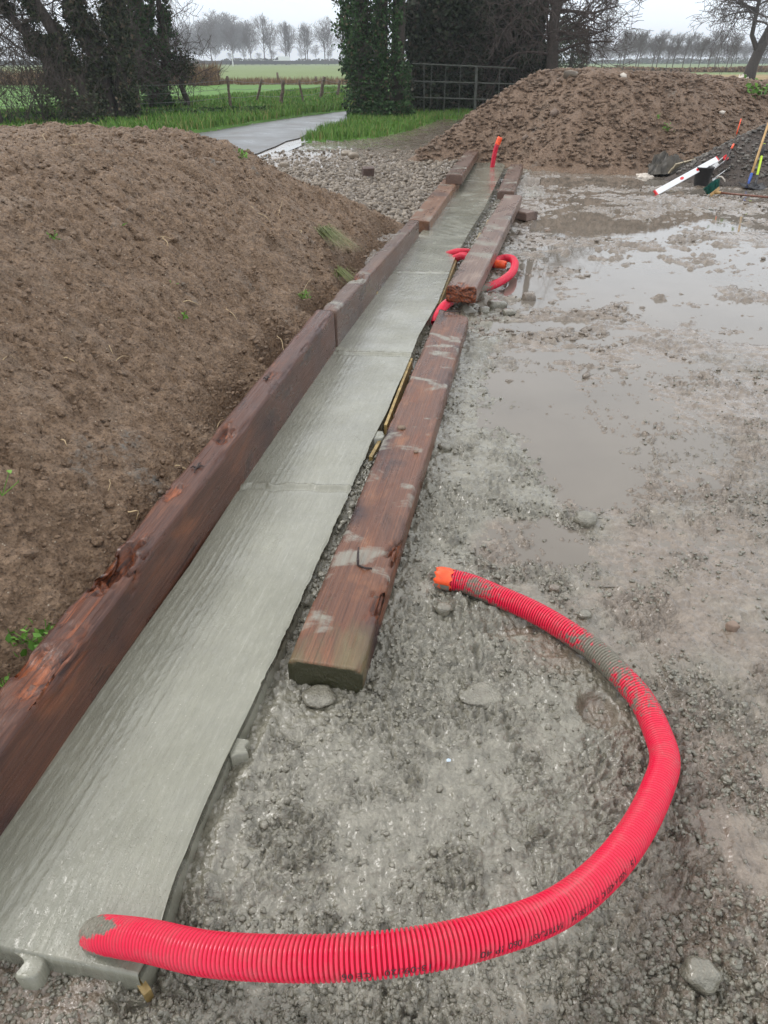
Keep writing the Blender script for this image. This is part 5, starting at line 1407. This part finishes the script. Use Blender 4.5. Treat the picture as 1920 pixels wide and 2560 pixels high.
ivy_tree(5, 330, [(.0, -.05, 0, .09, 4.5), (-.6, -.1, .2, .07, 4.0)], 1800, 'thin ivy covered stem at the left edge of the picture', 'ivy2', 3, .12, .07, 5)
ivy_tree(302, 296, [(.0, .02, 0, .13, 1.9)], 3800, 'short dark ivy stump between the two ivy covered trees', 'ivy2', 5, .20, .08, 5)
# ivy post beside the fence
ivy_tree(466, 282, [(.0, .0, 0, .10, 1.45)], 260, 'short trunk with an ivy ball on top at the left end of the field fence', 'ivy', 6, .05, .08, 1, name='ivy_topped_post', cat='post', group=None)
bq = P(466, 282, 0); rg = np.random.default_rng(5); pos = np.array((bq.x, bq.y, 1.45)) + rg.normal(size=(900, 3)) * np.array((.24, .2, .2))
V_, F_ = cards(pos, .08, rg); mesh_np('ivy_ball', V_, F_, M['ivy2'], bpy.data.objects['ivy_topped_post'], False)
# bare shrub clusters between them
def shrub(px, py, w, h, ns, label, seed, mat='twig', lf=0):
    rng = np.random.default_rng(seed); b = P(px, py, 0); b.z = 0; e = wthing('bare_shrub', b, label, 'shrub', 'bare winter shrubs beside the lane'); mb = MB()
    for i in range(ns):
        a = rng.uniform(0, 6.28); q = Vector((b.x + rng.normal() * w * .28, b.y + rng.normal() * w * .2, 0))
        grow(mb, q, Vector((math.cos(a) * .5, math.sin(a) * .4, 1)), h * rng.uniform(.5, .85), .014, 2, rng, .10, .7, 4, .2, 4, .005)
    mb.build('branches', M[mat], e)
    if lf:
        pos = np.array((b.x, b.y, h * .35)) + rng.normal(size=(lf, 3)) * np.array((w * .4, w * .25, h * .25)); pos = pos[pos[:, 2] > 0]
        V_, F_ = cards(pos, .07, rng); mesh_np('leaves', V_, F_, M['ivy2'], e, False)
    return e
shrub(130, 318, 1.3, 2.3, 20, 'thicket of thin bare twigs left of the broad ivy covered tree', 31, lf=120)
shrub(330, 296, .8, 2.2, 14, 'bare brambly shrub between the two ivy covered trees', 32, lf=150)
shrub(60, 325, .9, 1.7, 8, 'sparse bare shrub near the left edge in front of the green field', 33)
shrub(455, 280, .7, 2.2, 9, 'bare twiggy bush at the right of the narrower ivy covered tree', 34)
shrub(200, 322, 1.3, 1.2, 12, 'low dark bramble at the foot of the broad ivy covered tree', 36, lf=900)
# large branches reaching in from the upper left
rg = np.random.default_rng(8); b = P(120, 300, 0); e = wthing('bare_tree', (b.x - 2.2, b.y, 0), 'bare tree leaning in from the left edge with drooping blurred twigs', 'tree'); mb = MB()
mb.tube([(b.x - 2.2, b.y, -.1), (b.x - 2.0, b.y, 2.5), (b.x - 1.6, b.y, 5.5)], [.2, .16, .1], 8)
mb.build('trunk', M['bark'], e, True); mb = MB()
for i in range(16):
    z0 = rg.uniform(2.0, 4.8); a = rg.uniform(-1.2, 1.2); grow(mb, Vector((b.x - 1.9, b.y, z0)), Vector((math.cos(a), math.sin(a), .25)), rg.uniform(1.6, 2.6), .04, 3, rg, -.04, .7, 4, .2, 4, .006)
mb.build('branches', M['twig'], e)

# ivy column and hedge on the right of the lane
def leafmass(e, boxes, n, leaf, mat, seed, name='foliage', zmax=6.0, gap=-.28):
    rng = np.random.default_rng(seed); P_ = []
    for (x0, x1, y0, y1, z0, z1, wgt) in boxes:
        m = int(n * wgt); q = rng.random((m, 3))
        # biased towards the surface
        for ax in (0, 1):
            s = rng.random(m) < .45; q[s, ax] = np.where(rng.random(s.sum()) < .5, rng.beta(1, 6, s.sum()), 1 - rng.beta(1, 6, s.sum()))
        x = x0 + (x1 - x0) * q[:, 0]; y = y0 + (y1 - y0) * q[:, 1]; z = z0 + (z1 - z0) * q[:, 2]
        bul = .28 * fbm(z * 1.1 + x0, x * .9 + y * .9, seed, 3)
        x = x + bul * (2 * q[:, 0] - 1) * 1.4 + .06 * rng.normal(size=m); y = y + bul * (2 * q[:, 1] - 1)
        P_.append(np.stack([x, y, z], 1))
    pos = np.vstack(P_); keep = fbm(pos[:, 0] * 1.9 + pos[:, 1], pos[:, 2] * 1.9 + pos[:, 1] * .5, seed + 4, 3) > gap
    V_, F_ = cards(pos[keep], leaf, rng, asp=.9); return mesh_np(name, V_, F_, M[mat], e, False)
c0 = P(945, 297, 0)
e = wthing('ivy_covered_tree', c0, 'tall ivy covered trunk like a green column at the corner of the lane', 'tree', 'ivy covered trees beside the lane')
mb = MB()
for dx in (-.45, .1, .6): mb.tube([(c0.x + dx, c0.y + .4, -.1), (c0.x + dx * 1.1, c0.y + .5, 3), (c0.x + dx * 1.3, c0.y + .5, 6)], [.24, .2, .15], 9)
mb.build('trunk', M['bark'], e, True)
leafmass(e, [(c0.x - .95, c0.x + .95, c0.y - .25, c0.y + 1.1, .0, 5.8, .62), (c0.x - 1.1, c0.x + .2, c0.y + .0, c0.y + 1.2, .6, 5.8, .30), (c0.x - .7, c0.x + 1.0, c0.y - .5, c0.y + .3, 0, .5, .08)], 30000, .085, 'ivy', 41, 'ivy_foliage')
mt = MB(); rg = np.random.default_rng(3)
for k in range(22): grow(mt, Vector((c0.x + rg.uniform(-.9, .9), c0.y - .1, rg.uniform(.2, 3.2))), Vector((rg.normal(), -.6, .4)), rg.uniform(.4, .9), .01, 1, rg, .05, .8, 4, .25, 4, .005)
mt.build('bare_twigs', M['twig'], e)
h0 = P(1040, 288, 0); hx = PD(1352, 200, 29.5)
e = wthing('hedge', (h0.x, h0.y, 0), 'tall dense dark evergreen hedge behind the rusty field gate', 'hedge')
leafmass(e, [(h0.x - .2, hx.x - .2, h0.y + 1.6, h0.y + 2.6, 0, 6, .35), (h0.x - .2, (h0.x + hx.x) / 2, h0.y + .7, h0.y + 2.4, 0, 6, .5), ((h0.x + hx.x) / 2 - .2, hx.x - .1, h0.y + 1.2, h0.y + 3.2, 0, 6, .5)], 95000, .12, 'hedge', 43, gap=-.8)
mt = MB()
for k in range(90):
    q = Vector((rg.uniform(h0.x - .3, hx.x - .2), h0.y + .9 + rg.uniform(0, .5), rg.uniform(.0, 3.6)))
    grow(mt, q, Vector((rg.normal() * .8, -.5, .3 - .6 * (q.z > 2))), rg.uniform(.7, 1.4), .012, 1, rg, -.02, .8, 5, .3, 4, .006)
for k in range(9):
    q = h0.x + k * (hx.x - h0.x) / 9; mt.tube([(q, h0.y + 1.3, -.1), (q + .2, h0.y + 1.4, 3), (q + .1, h0.y + 1.5, 6)], [.08, .07, .05], 6)
mt.build('branches', M['twig'], e)
# overhanging bare branches and the tree behind the heap
t0 = PD(1372, 200, 27.0); t0.z = 0
e = wthing('bare_tree', t0, 'bare dark tree with drooping twigs behind the rubble heap at the hedge end', 'tree'); mb = MB(); rg = np.random.default_rng(19)
tp = [t0 + Vector(v) for v in ((0, 0, -.1), (.05, 0, 1.5), (-.05, 0, 2.6), (.1, 0, 4.2), (0, 0, 6))]; mb.tube(tp, [.24, .2, .17, .14, .1], 10); mb.build('trunk', M['bark'], e, True); mb = MB()
for k in range(26):
    zz_ = rg.uniform(1.7, 4.6); a = rg.uniform(-1.0, 1.0) if k % 3 else rg.uniform(2.2, 4.0); grow(mb, Vector((t0.x, t0.y, zz_)), Vector((math.cos(a), math.sin(a) - .3, .3)), rg.uniform(1.3, 2.3), .05, 3, rg, -.02, .75, 4, .22, 4, .007)
mb.build('branches', M['twig'], e)
leafmass(e, [(t0.x - .9, t0.x - .1, t0.y + .2, t0.y + 1.4, .9, 3.4, 1)], 1800, .08, 'hedge', 47, 'ivy_foliage', gap=-.1)
t1 = PD(1425, 180, 60); t1.z = 0
e = wthing('ivy_covered_tree', t1, 'distant olive green bushy tree just right of the bare dark tree', 'tree', None)
mb = MB(); mb.tube([t1 + Vector((0, 0, -.2)), t1 + Vector((0, 0, 2.5))], [.2, .12], 7); mb.build('trunk', M['bark'], e)
leafmass(e, [(t1.x - 1.7, t1.x + .9, t1.y - 1, t1.y + 1, 1.0, 3.6, .7), (t1.x - 1.2, t1.x + .5, t1.y - 1, t1.y + 1, 2.6, 4.2, .3)], 5000, .14, 'ivy2', 48, 'crown', gap=-.2)
# big bare tree on the right
t2 = PD(1868, 205, 72); t2.z = 0
e = wthing('bare_tree', t2, 'big bare leaning tree standing in the stubble field at the right edge', 'tree'); mb = MB(); rg = np.random.default_rng(23)
tp = [t2 + Vector(v) for v in ((0, 0, -.3), (.1, 0, 1.2), (.4, 0, 2.4), (1.1, 0, 4.6), (2.0, 0, 7.5), (2.6, 0, 11))]; mb.tube(tp, [.62, .46, .44, .36, .26, .14], 10)
tq = [tp[2] + Vector((-.2, 0, -.1)), tp[2] + Vector((-1.0, 0, 1.0)), tp[2] + Vector((-1.1, 0, 3.0)), tp[2] + Vector((-.9, 0, 5.5))]; mb.tube(tq, [.24, .2, .17, .12], 8)
mb.build('trunk', M['bark'], e, True); mb = MB()
for k in range(34):
    base = tp if k % 2 else tq; f = rg.uniform(1.6, len(base) - 1.05); i = int(f); q = base[i].lerp(base[i + 1], f - i); a = rg.uniform(0, 6.28)
    grow(mb, q, Vector((math.cos(a), math.sin(a), .35)), rg.uniform(2.2, 3.6), .09, 3, rg, .0, .75, 4, .2, 4, .016)
mb.build('branches', M['twig'], e)

# far rows of bare trees: three kinds, copied
def far_tree(seed, H, lean):
    rg = np.random.default_rng(seed); mb = MB(); mt = MB()
    tp = [Vector((lean * f * f * H * .2, 0, H * f)) for f in np.linspace(0, .85, 6)]
    mb.tube(tp, [H * .017 * (1 - .13 * i) for i in range(6)], 6)
    ends = []
    for k in range(26):
        f = rg.uniform(.28, .95) * 5; i = min(4, int(f)); q = tp[i].lerp(tp[i + 1], f - i); a = rg.uniform(0, 6.28)
        L_ = H * .30 * (1.1 - abs(f / 5 - .5))
        grow(mt, q, Vector((math.cos(a) * .7 + lean * .4, math.sin(a) * .7, .75)), L_, H * .006, 2, rg, .10, .6, 4, .14, 3, H * .0022)
    return mb, mt
protos = [far_tree(101, 16, .0), far_tree(102, 15, .1), far_tree(103, 15, .5), far_tree(104, 14, .6)]
pm = []
for mb, mt in protos:
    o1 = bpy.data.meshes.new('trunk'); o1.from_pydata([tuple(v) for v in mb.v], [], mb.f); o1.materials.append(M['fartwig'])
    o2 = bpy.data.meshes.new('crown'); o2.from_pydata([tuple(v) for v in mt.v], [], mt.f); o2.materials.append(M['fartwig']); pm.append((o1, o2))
def put_far(px, pyb, H, k, label, group, D=None):
    D = D or 330; b = PD(px, pyb, D); b.z = 0
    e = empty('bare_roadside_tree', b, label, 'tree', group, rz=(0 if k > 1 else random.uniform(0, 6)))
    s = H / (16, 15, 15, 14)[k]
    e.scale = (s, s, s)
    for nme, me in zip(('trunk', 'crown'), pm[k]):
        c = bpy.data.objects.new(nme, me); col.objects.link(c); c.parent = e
ORD = 'first second third fourth fifth sixth seventh eighth ninth tenth eleventh twelfth thirteenth fourteenth fifteenth sixteenth seventeenth eighteenth'.split()
LEFTROW = [(531, 84, 0), (585, 84, 1), (629, 86, 0), (663, 73, 1), (680, 85, 0), (716, 76, 1), (725, 90, 0), (765, 78, 1), (770, 88, 0), (813, 80, 0), (821, 86, 1), (858, 84, 0)]
for i, (px, top, k) in enumerate(LEFTROW):
    D = 300 if i % 3 else 340
    Ht = (165 - top) * D / 2047 + .6
    put_far(px, 165, Ht, k, 'slender bare tree, %s from the left in the far row behind the white van' % ORD[i], 'bare trees lining the far road')
RIGHTROW = [(1463, 130, 0), (1503, 105, 2), (1548, 100, 2), (1556, 104, 3), (1588, 100, 2), (1594, 106, 3), (1629, 112, 3), (1640, 100, 2), (1665, 112, 3), (1680, 104, 2), (1705, 106, 2), (1724, 108, 3), (1745, 112, 2), (1768, 104, 3), (1785, 100, 2), (1815, 108, 3), (1826, 106, 2), (1903, 125, 3)]
for i, (px, top, k) in enumerate(RIGHTROW):
    D = 150 + (i % 3) * 14
    Ht = (172 - top) * D / 2047 + .5
    put_far(px, 172, Ht, k, 'leaning bare tree, %s from the left in the far row beyond the rubble heap' % ORD[i], 'leaning bare trees in the far right row', D)
# far woods as a mass
def wood(name, spots, lab):
    Vv = []; Ff = []; n0 = 0; rg = np.random.default_rng(61)
    for (px, D, H) in spots:
        k = rg.integers(0, 2); me = protos[k][1]; v = np.array([q[:] for q in me.v]) * (H / 16); a = rg.uniform(0, 6.28)
        b = PD(px, 160, D); R3 = np.array([[math.cos(a), -math.sin(a), 0], [math.sin(a), math.cos(a), 0], [0, 0, 1]])
        v = v * np.array([1.5, 1.5, 1]) @ R3.T + np.array([b.x, b.y, 0]); f = np.array([q for q in me.f if len(q) == 4]) 
        Vv.append(v); Ff.append(f + n0); n0 += len(v)
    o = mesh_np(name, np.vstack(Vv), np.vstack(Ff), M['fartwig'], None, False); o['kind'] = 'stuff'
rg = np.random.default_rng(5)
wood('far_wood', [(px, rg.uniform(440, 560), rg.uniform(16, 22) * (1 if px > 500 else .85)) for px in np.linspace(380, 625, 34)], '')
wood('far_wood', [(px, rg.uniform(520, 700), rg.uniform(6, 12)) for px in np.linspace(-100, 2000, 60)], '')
wood('far_wood', [(px, rg.uniform(330, 420), rg.uniform(6, 9) + 2.0 * (1560 < px < 1660)) for px in np.linspace(1440, 1900, 44)], '')
# low far hedges
def strip(name, px0, px1, D, h, mat, n, leaf, seed, thick=1.5, kind='stuff'):
    rg = np.random.default_rng(seed); a = PD(px0, 200, D).x; b = PD(px1, 200, D).x
    x = rg.uniform(a, b, n); hh = h * (.6 + .5 * (fbm(x * .15, x * 0, seed, 3) + .3)); z = rg.random(n) * hh
    V_, F_ = cards(np.stack([x, D + rg.normal(size=n) * thick, z], 1), leaf, rg); o = mesh_np(name, V_, F_, M[mat], None, False); o['kind'] = kind
strip('far_hedge', 1400, 2050, 128, .8, 'drygrass', 6000, .35, 71)
strip('far_hedge', -300, 900, 420, 2.2, 'ivy2', 5000, .9, 72, 4)
strip('far_hedge', 1300, 2100, 420, 2.6, 'ivy2', 5000, .9, 73, 4)
# far road with guard rail
a = PD(380, 150, 262); b = PD(960, 150, 330)
mb = MB(); mb.add([(a.x - 60, a.y - 6, .03), (b.x + 250, b.y + 20, .03), (b.x + 250, b.y + 32, .03), (a.x - 60, a.y + 4, .03)], [(0, 1, 2, 3)])
setp(mb.build('far_road', M['farroad']), kind='structure')
e = wthing('guard_rail', (a.x, a.y, 0), 'long dark guard rail along the far road on the left', 'guard rail')
d_ = (Vector((b.x, b.y, 0)) - Vector((a.x, a.y, 0))).normalized(); c1 = Vector((a.x, a.y - 4, .9)) - d_ * 50; c2 = Vector((b.x, b.y - 4, .9)) + d_ * 30
bar(e, 'rail', c1, c2, .12, 1.1, M['rail'], 0.01)
mb = MB()
for k in range(60): q = c1.lerp(c2, k / 59); mb.box((q.x, q.y + .1, .3), .15, .15, .7)
o = mb.build('posts', M['rail'], e); 
# white van
v0 = PD(703, 160, 318); v0.z = .03
e = wthing('van', v0, 'white van driving along the far road between the bare trees', 'van')
def prism(prof, w, c, name, mat, e):
    n = len(prof); V = [(c.x + x_, c.y - w / 2, c.z + z_) for x_, z_ in prof] + [(c.x + x_, c.y + w / 2, c.z + z_) for x_, z_ in prof]
    F = [tuple(range(n))[::-1], tuple(range(n, 2 * n))] + [(k, (k + 1) % n, n + (k + 1) % n, n + k) for k in range(n)]
    return mesh_np(name, V, F, mat, e, False)
prism([(-3.4, .5), (-3.5, 1.3), (-2.5, 1.6), (-1.5, 2.6), (-.9, 2.85), (3.2, 2.8), (3.4, 2.4), (3.4, .5)], 2.1, v0, 'body', M['white'], e)
prism([(-2.35, 1.62), (-1.5, 2.45), (-.9, 2.45), (-.9, 1.62)], 2.14, v0, 'window', M['glass'], e)
for xx in (-2.2, 2.1):
    mb = MB(); V = []
    mb.tube([(v0.x + xx, v0.y - 1.1, .4), (v0.x + xx, v0.y + 1.1, .4)], .4, 14); mb.build('wheel', M['black'], e)
# white marker pole by the far road
q = PD(583, 166, 255); q.z = 0
rod('road_marker_post', q, q + Vector((0, 0, 4.0)), [(0, .3, .16, M['white'], 'base'), (.3, 1.0, .12, M['white'], 'post')], 'thin white post beside the far road left of the van', 'post')
q = PD(1437, 152, 200); q.z = 1.6
# field fence
e = wthing('field_fence', P(565, 272, 0), 'wire field fence of crooked wooden posts along the lane', 'fence')
POSTS = [(577, 272, 190, -12, .05), (640, 259, 198, 18, .05), (702, 263, 200, 8, .075), (758, 260, 199, -12, .045), (800, 250, 192, 14, .075), (843, 243, 201, 8, .07), (877, 238, 205, 2, .08), (348, 288, 205, -10, .075)]
tops = []
for i, (px, pb, pt, ln, r_) in enumerate(POSTS):
    b = P(px, pb, .10); t = PD(px + ln * .8, pt, b.y); rg = np.random.default_rng(i)
    pts = [b + Vector((0, 0, -.2))] + [b.lerp(t, f) + Vector((rg.normal() * .012, rg.normal() * .012, 0)) for f in (.15, .35, .55, .8)] + [t]
    mb = MB(); mb.tube(pts, [r_ * rg.uniform(.85, 1.15) for _ in pts], 8); mb.build('post', M['postwood'], e, True); tops.append((b, t))
order = sorted(range(len(tops)), key=lambda i: tops[i][0].x); mb = MB()
for f in (.35, .62, .88):
    for i, j in zip(order[:-1], order[1:]):
        p0 = tops[i][0].lerp(tops[i][1], f); p1 = tops[j][0].lerp(tops[j][1], f); mb.tube([p0, p0.lerp(p1, .5) + Vector((0, 0, -.04)), p1], .006, 4)
    p0 = tops[order[0]][0].lerp(tops[order[0]][1], f); mb.tube([p0, p0 + Vector((-9, -4.0, 0))], .006, 4)
mb.build('wire', M['wire'], e)
e2 = wthing('field_fence', P(690, 225, 0), 'second row of sparse wooden posts farther out in the field', 'fence')
for (px, pb, pt) in ((529, 205, 185), (697, 212, 181), (793, 213, 191), (846, 212, 200)):
    b = P(px, pb, 0); t = PD(px - 4, pt, b.y); mb = MB(); mb.tube([b + Vector((0, 0, -.1)), b.lerp(t, .5), t], [.10, .09, .08], 7); mb.build('post', M['postwood'], e2, True)
# rusty gate in front of the hedge
g0 = P(1035, 292, 0); g0.z = 0; D = g0.y
e = wthing('field_gate', g0, 'old rusty metal field gate of thin bars in front of the dark hedge', 'gate')
def gx_(px, py, d=0): return PD(px, py, D - .2 + d)
def seg(name, a, b, r_): mb = MB(); mb.tube([a, b], r_, 6); mb.build(name, M['gate'], e)
for (ya, yb) in ((159, 170), (203, 210), (243, 251), (286, 290)):
    seg('rail', gx_(1030, ya), gx_(1290, yb), .022)
for px in (1080, 1115, 1152, 1192, 1250): 
    seg('upright', gx_(px, 160 + (px - 1030) * .04), gx_(px - 6, 288), .014 if px != 1192 else .045)
seg('upright', gx_(1060, 160), gx_(1060, 288), .02)
# ------------------------------------------------------------------ grass blades
def blades(name, poly, n, h0_, h1_, seed, w=.008, zf=None, mat='grass', mask=None):
    rg = np.random.default_rng(seed); xs_ = [p[0] for p in poly]; ys_ = [p[1] for p in poly]
    x = rg.uniform(min(xs_), max(xs_), n * 3); y = rg.uniform(min(ys_), max(ys_), n * 3)
    ok = poly_sd(x, y, poly) + .15 * fbm(x * 2.5, y * 2.5, 90, 2) > .0; x = x[ok][:n]; y = y[ok][:n]; m = len(x)
    z = (.02 + .05 * fbm(x * .8, y * .8, 95, 3)) if zf is None else zf(x, y)
    h = rg.uniform(h0_, h1_, m) * (.6 + .8 * (fbm(x * 1.5, y * 1.5, seed, 3) * .5 + .5)); a = rg.uniform(0, 6.28, m); ln = rg.uniform(.1, .7, m) * h
    dx, dy = np.cos(a), np.sin(a); ww = w * rg.uniform(.7, 1.4, m)
    v0 = np.stack([x - dy * ww, y + dx * ww, z - .02], 1); v1 = np.stack([x + dy * ww, y - dx * ww, z - .02], 1)
    v2 = np.stack([x + dx * ln * .4 + dy * ww * .7, y + dy * ln * .4 - dx * ww * .7, z + h * .6], 1); v3 = np.stack([x + dx * ln * .4 - dy * ww * .7, y + dy * ln * .4 + dx * ww * .7, z + h * .6], 1)
    v4 = np.stack([x + dx * ln, y + dy * ln, z + h], 1)
    V = np.stack([v0, v1, v2, v3, v4], 1).reshape(-1, 3); o = np.arange(m)[:, None] * 5
    F = np.concatenate([o + np.array([[0, 1, 2]]), o + np.array([[0, 2, 3]]), o + np.array([[3, 2, 4]])])
    ob = mesh_np(name, V, F, M[mat], None, False); ob['kind'] = 'stuff'; return ob
blades('grass', GRASS_POLY, 26000, .07, .20, 81)
lb = [tuple(p[:2]) for p in rf[1:]]
LB = lb + [(p[0] - 1.2, p[1] + 2.6) for p in lb[::-1]]
zf = lambda x, y: .02 + .05 * fbm(x * .8, y * .8, 95, 3) + .06
blades('grass', LB, 34000, .08, .22, 82, .011, zf)
LB2 = [(p[0] - 1.2, p[1] + 2.6) for p in lb] + [(p[0] - 4, p[1] + 16) for p in lb[::-1]]
blades('grass', LB2, 26000, .06, .15, 83, .018, lambda x, y: zf(x, y) + .05)
def rect(px0, px1, D0, D1): return [(PD(px0, 200, D0).x, D0), (PD(px1, 200, D0).x, D0), (PD(px1, 200, D1).x, D1), (PD(px0, 200, D1).x, D1)]
flat0 = lambda x, y: .02 + 0 * x
blades('dry_weeds', rect(470, 900, 58, 66), 5000, .15, .55, 84, .02, flat0, 'drygrass')
blades('dry_weeds', rect(-300, 520, 56, 70), 9000, .3, 1.1, 85, .03, flat0, 'drygrass')
blades('dry_weeds', rect(470, 545, 56, 62), 1500, .5, 1.5, 86, .03, flat0, 'drygrass')
# leaf litter under the ivy trees
rg = np.random.default_rng(9); pa = P(330, 300, 0); n = 4500
x = pa.x + rg.uniform(-3.6, 4.2, n); y = pa.y + rg.uniform(-1.0, 1.4, n) + (x - pa.x) * .55
V_, F_ = cards(np.stack([x, y, .12 + .10 * rg.random(n)], 1), .10, rg); o = mesh_np('ground_ivy', V_, F_, M['ivy'], None, False); o['kind'] = 'stuff'

# ------------------------------------------------------------------ haze
mb = MB(); mb.box((0, 600, 20), 2600, 1700, 64)
V = np.array(mb.v); V[:, 2] = np.where(V[:, 2] > 0, 34, -1.3); V[:, 1] = np.where(V[:, 1] > 500, 1600, -60); V[:, 0] = np.where(V[:, 0] > 0, 1500, -1500)
tm = bpy.data.materials.new('haze_air'); tm.use_nodes = True; tm.node_tree.nodes.clear()
vo = tm.node_tree.nodes.new('ShaderNodeVolumePrincipled'); vo.inputs['Color'].default_value = (.9, .94, 1, 1); vo.inputs['Density'].default_value = .0008; vo.inputs['Anisotropy'].default_value = .0
mo = tm.node_tree.nodes.new('ShaderNodeOutputMaterial'); tm.node_tree.links.new(vo.outputs[0], mo.inputs['Volume'])
hz = mesh_np('haze', V, mb.f, tm, None, False); hz['kind'] = 'stuff'
for o in bpy.data.objects:
    if '_w' in o.keys(): del o['_w']
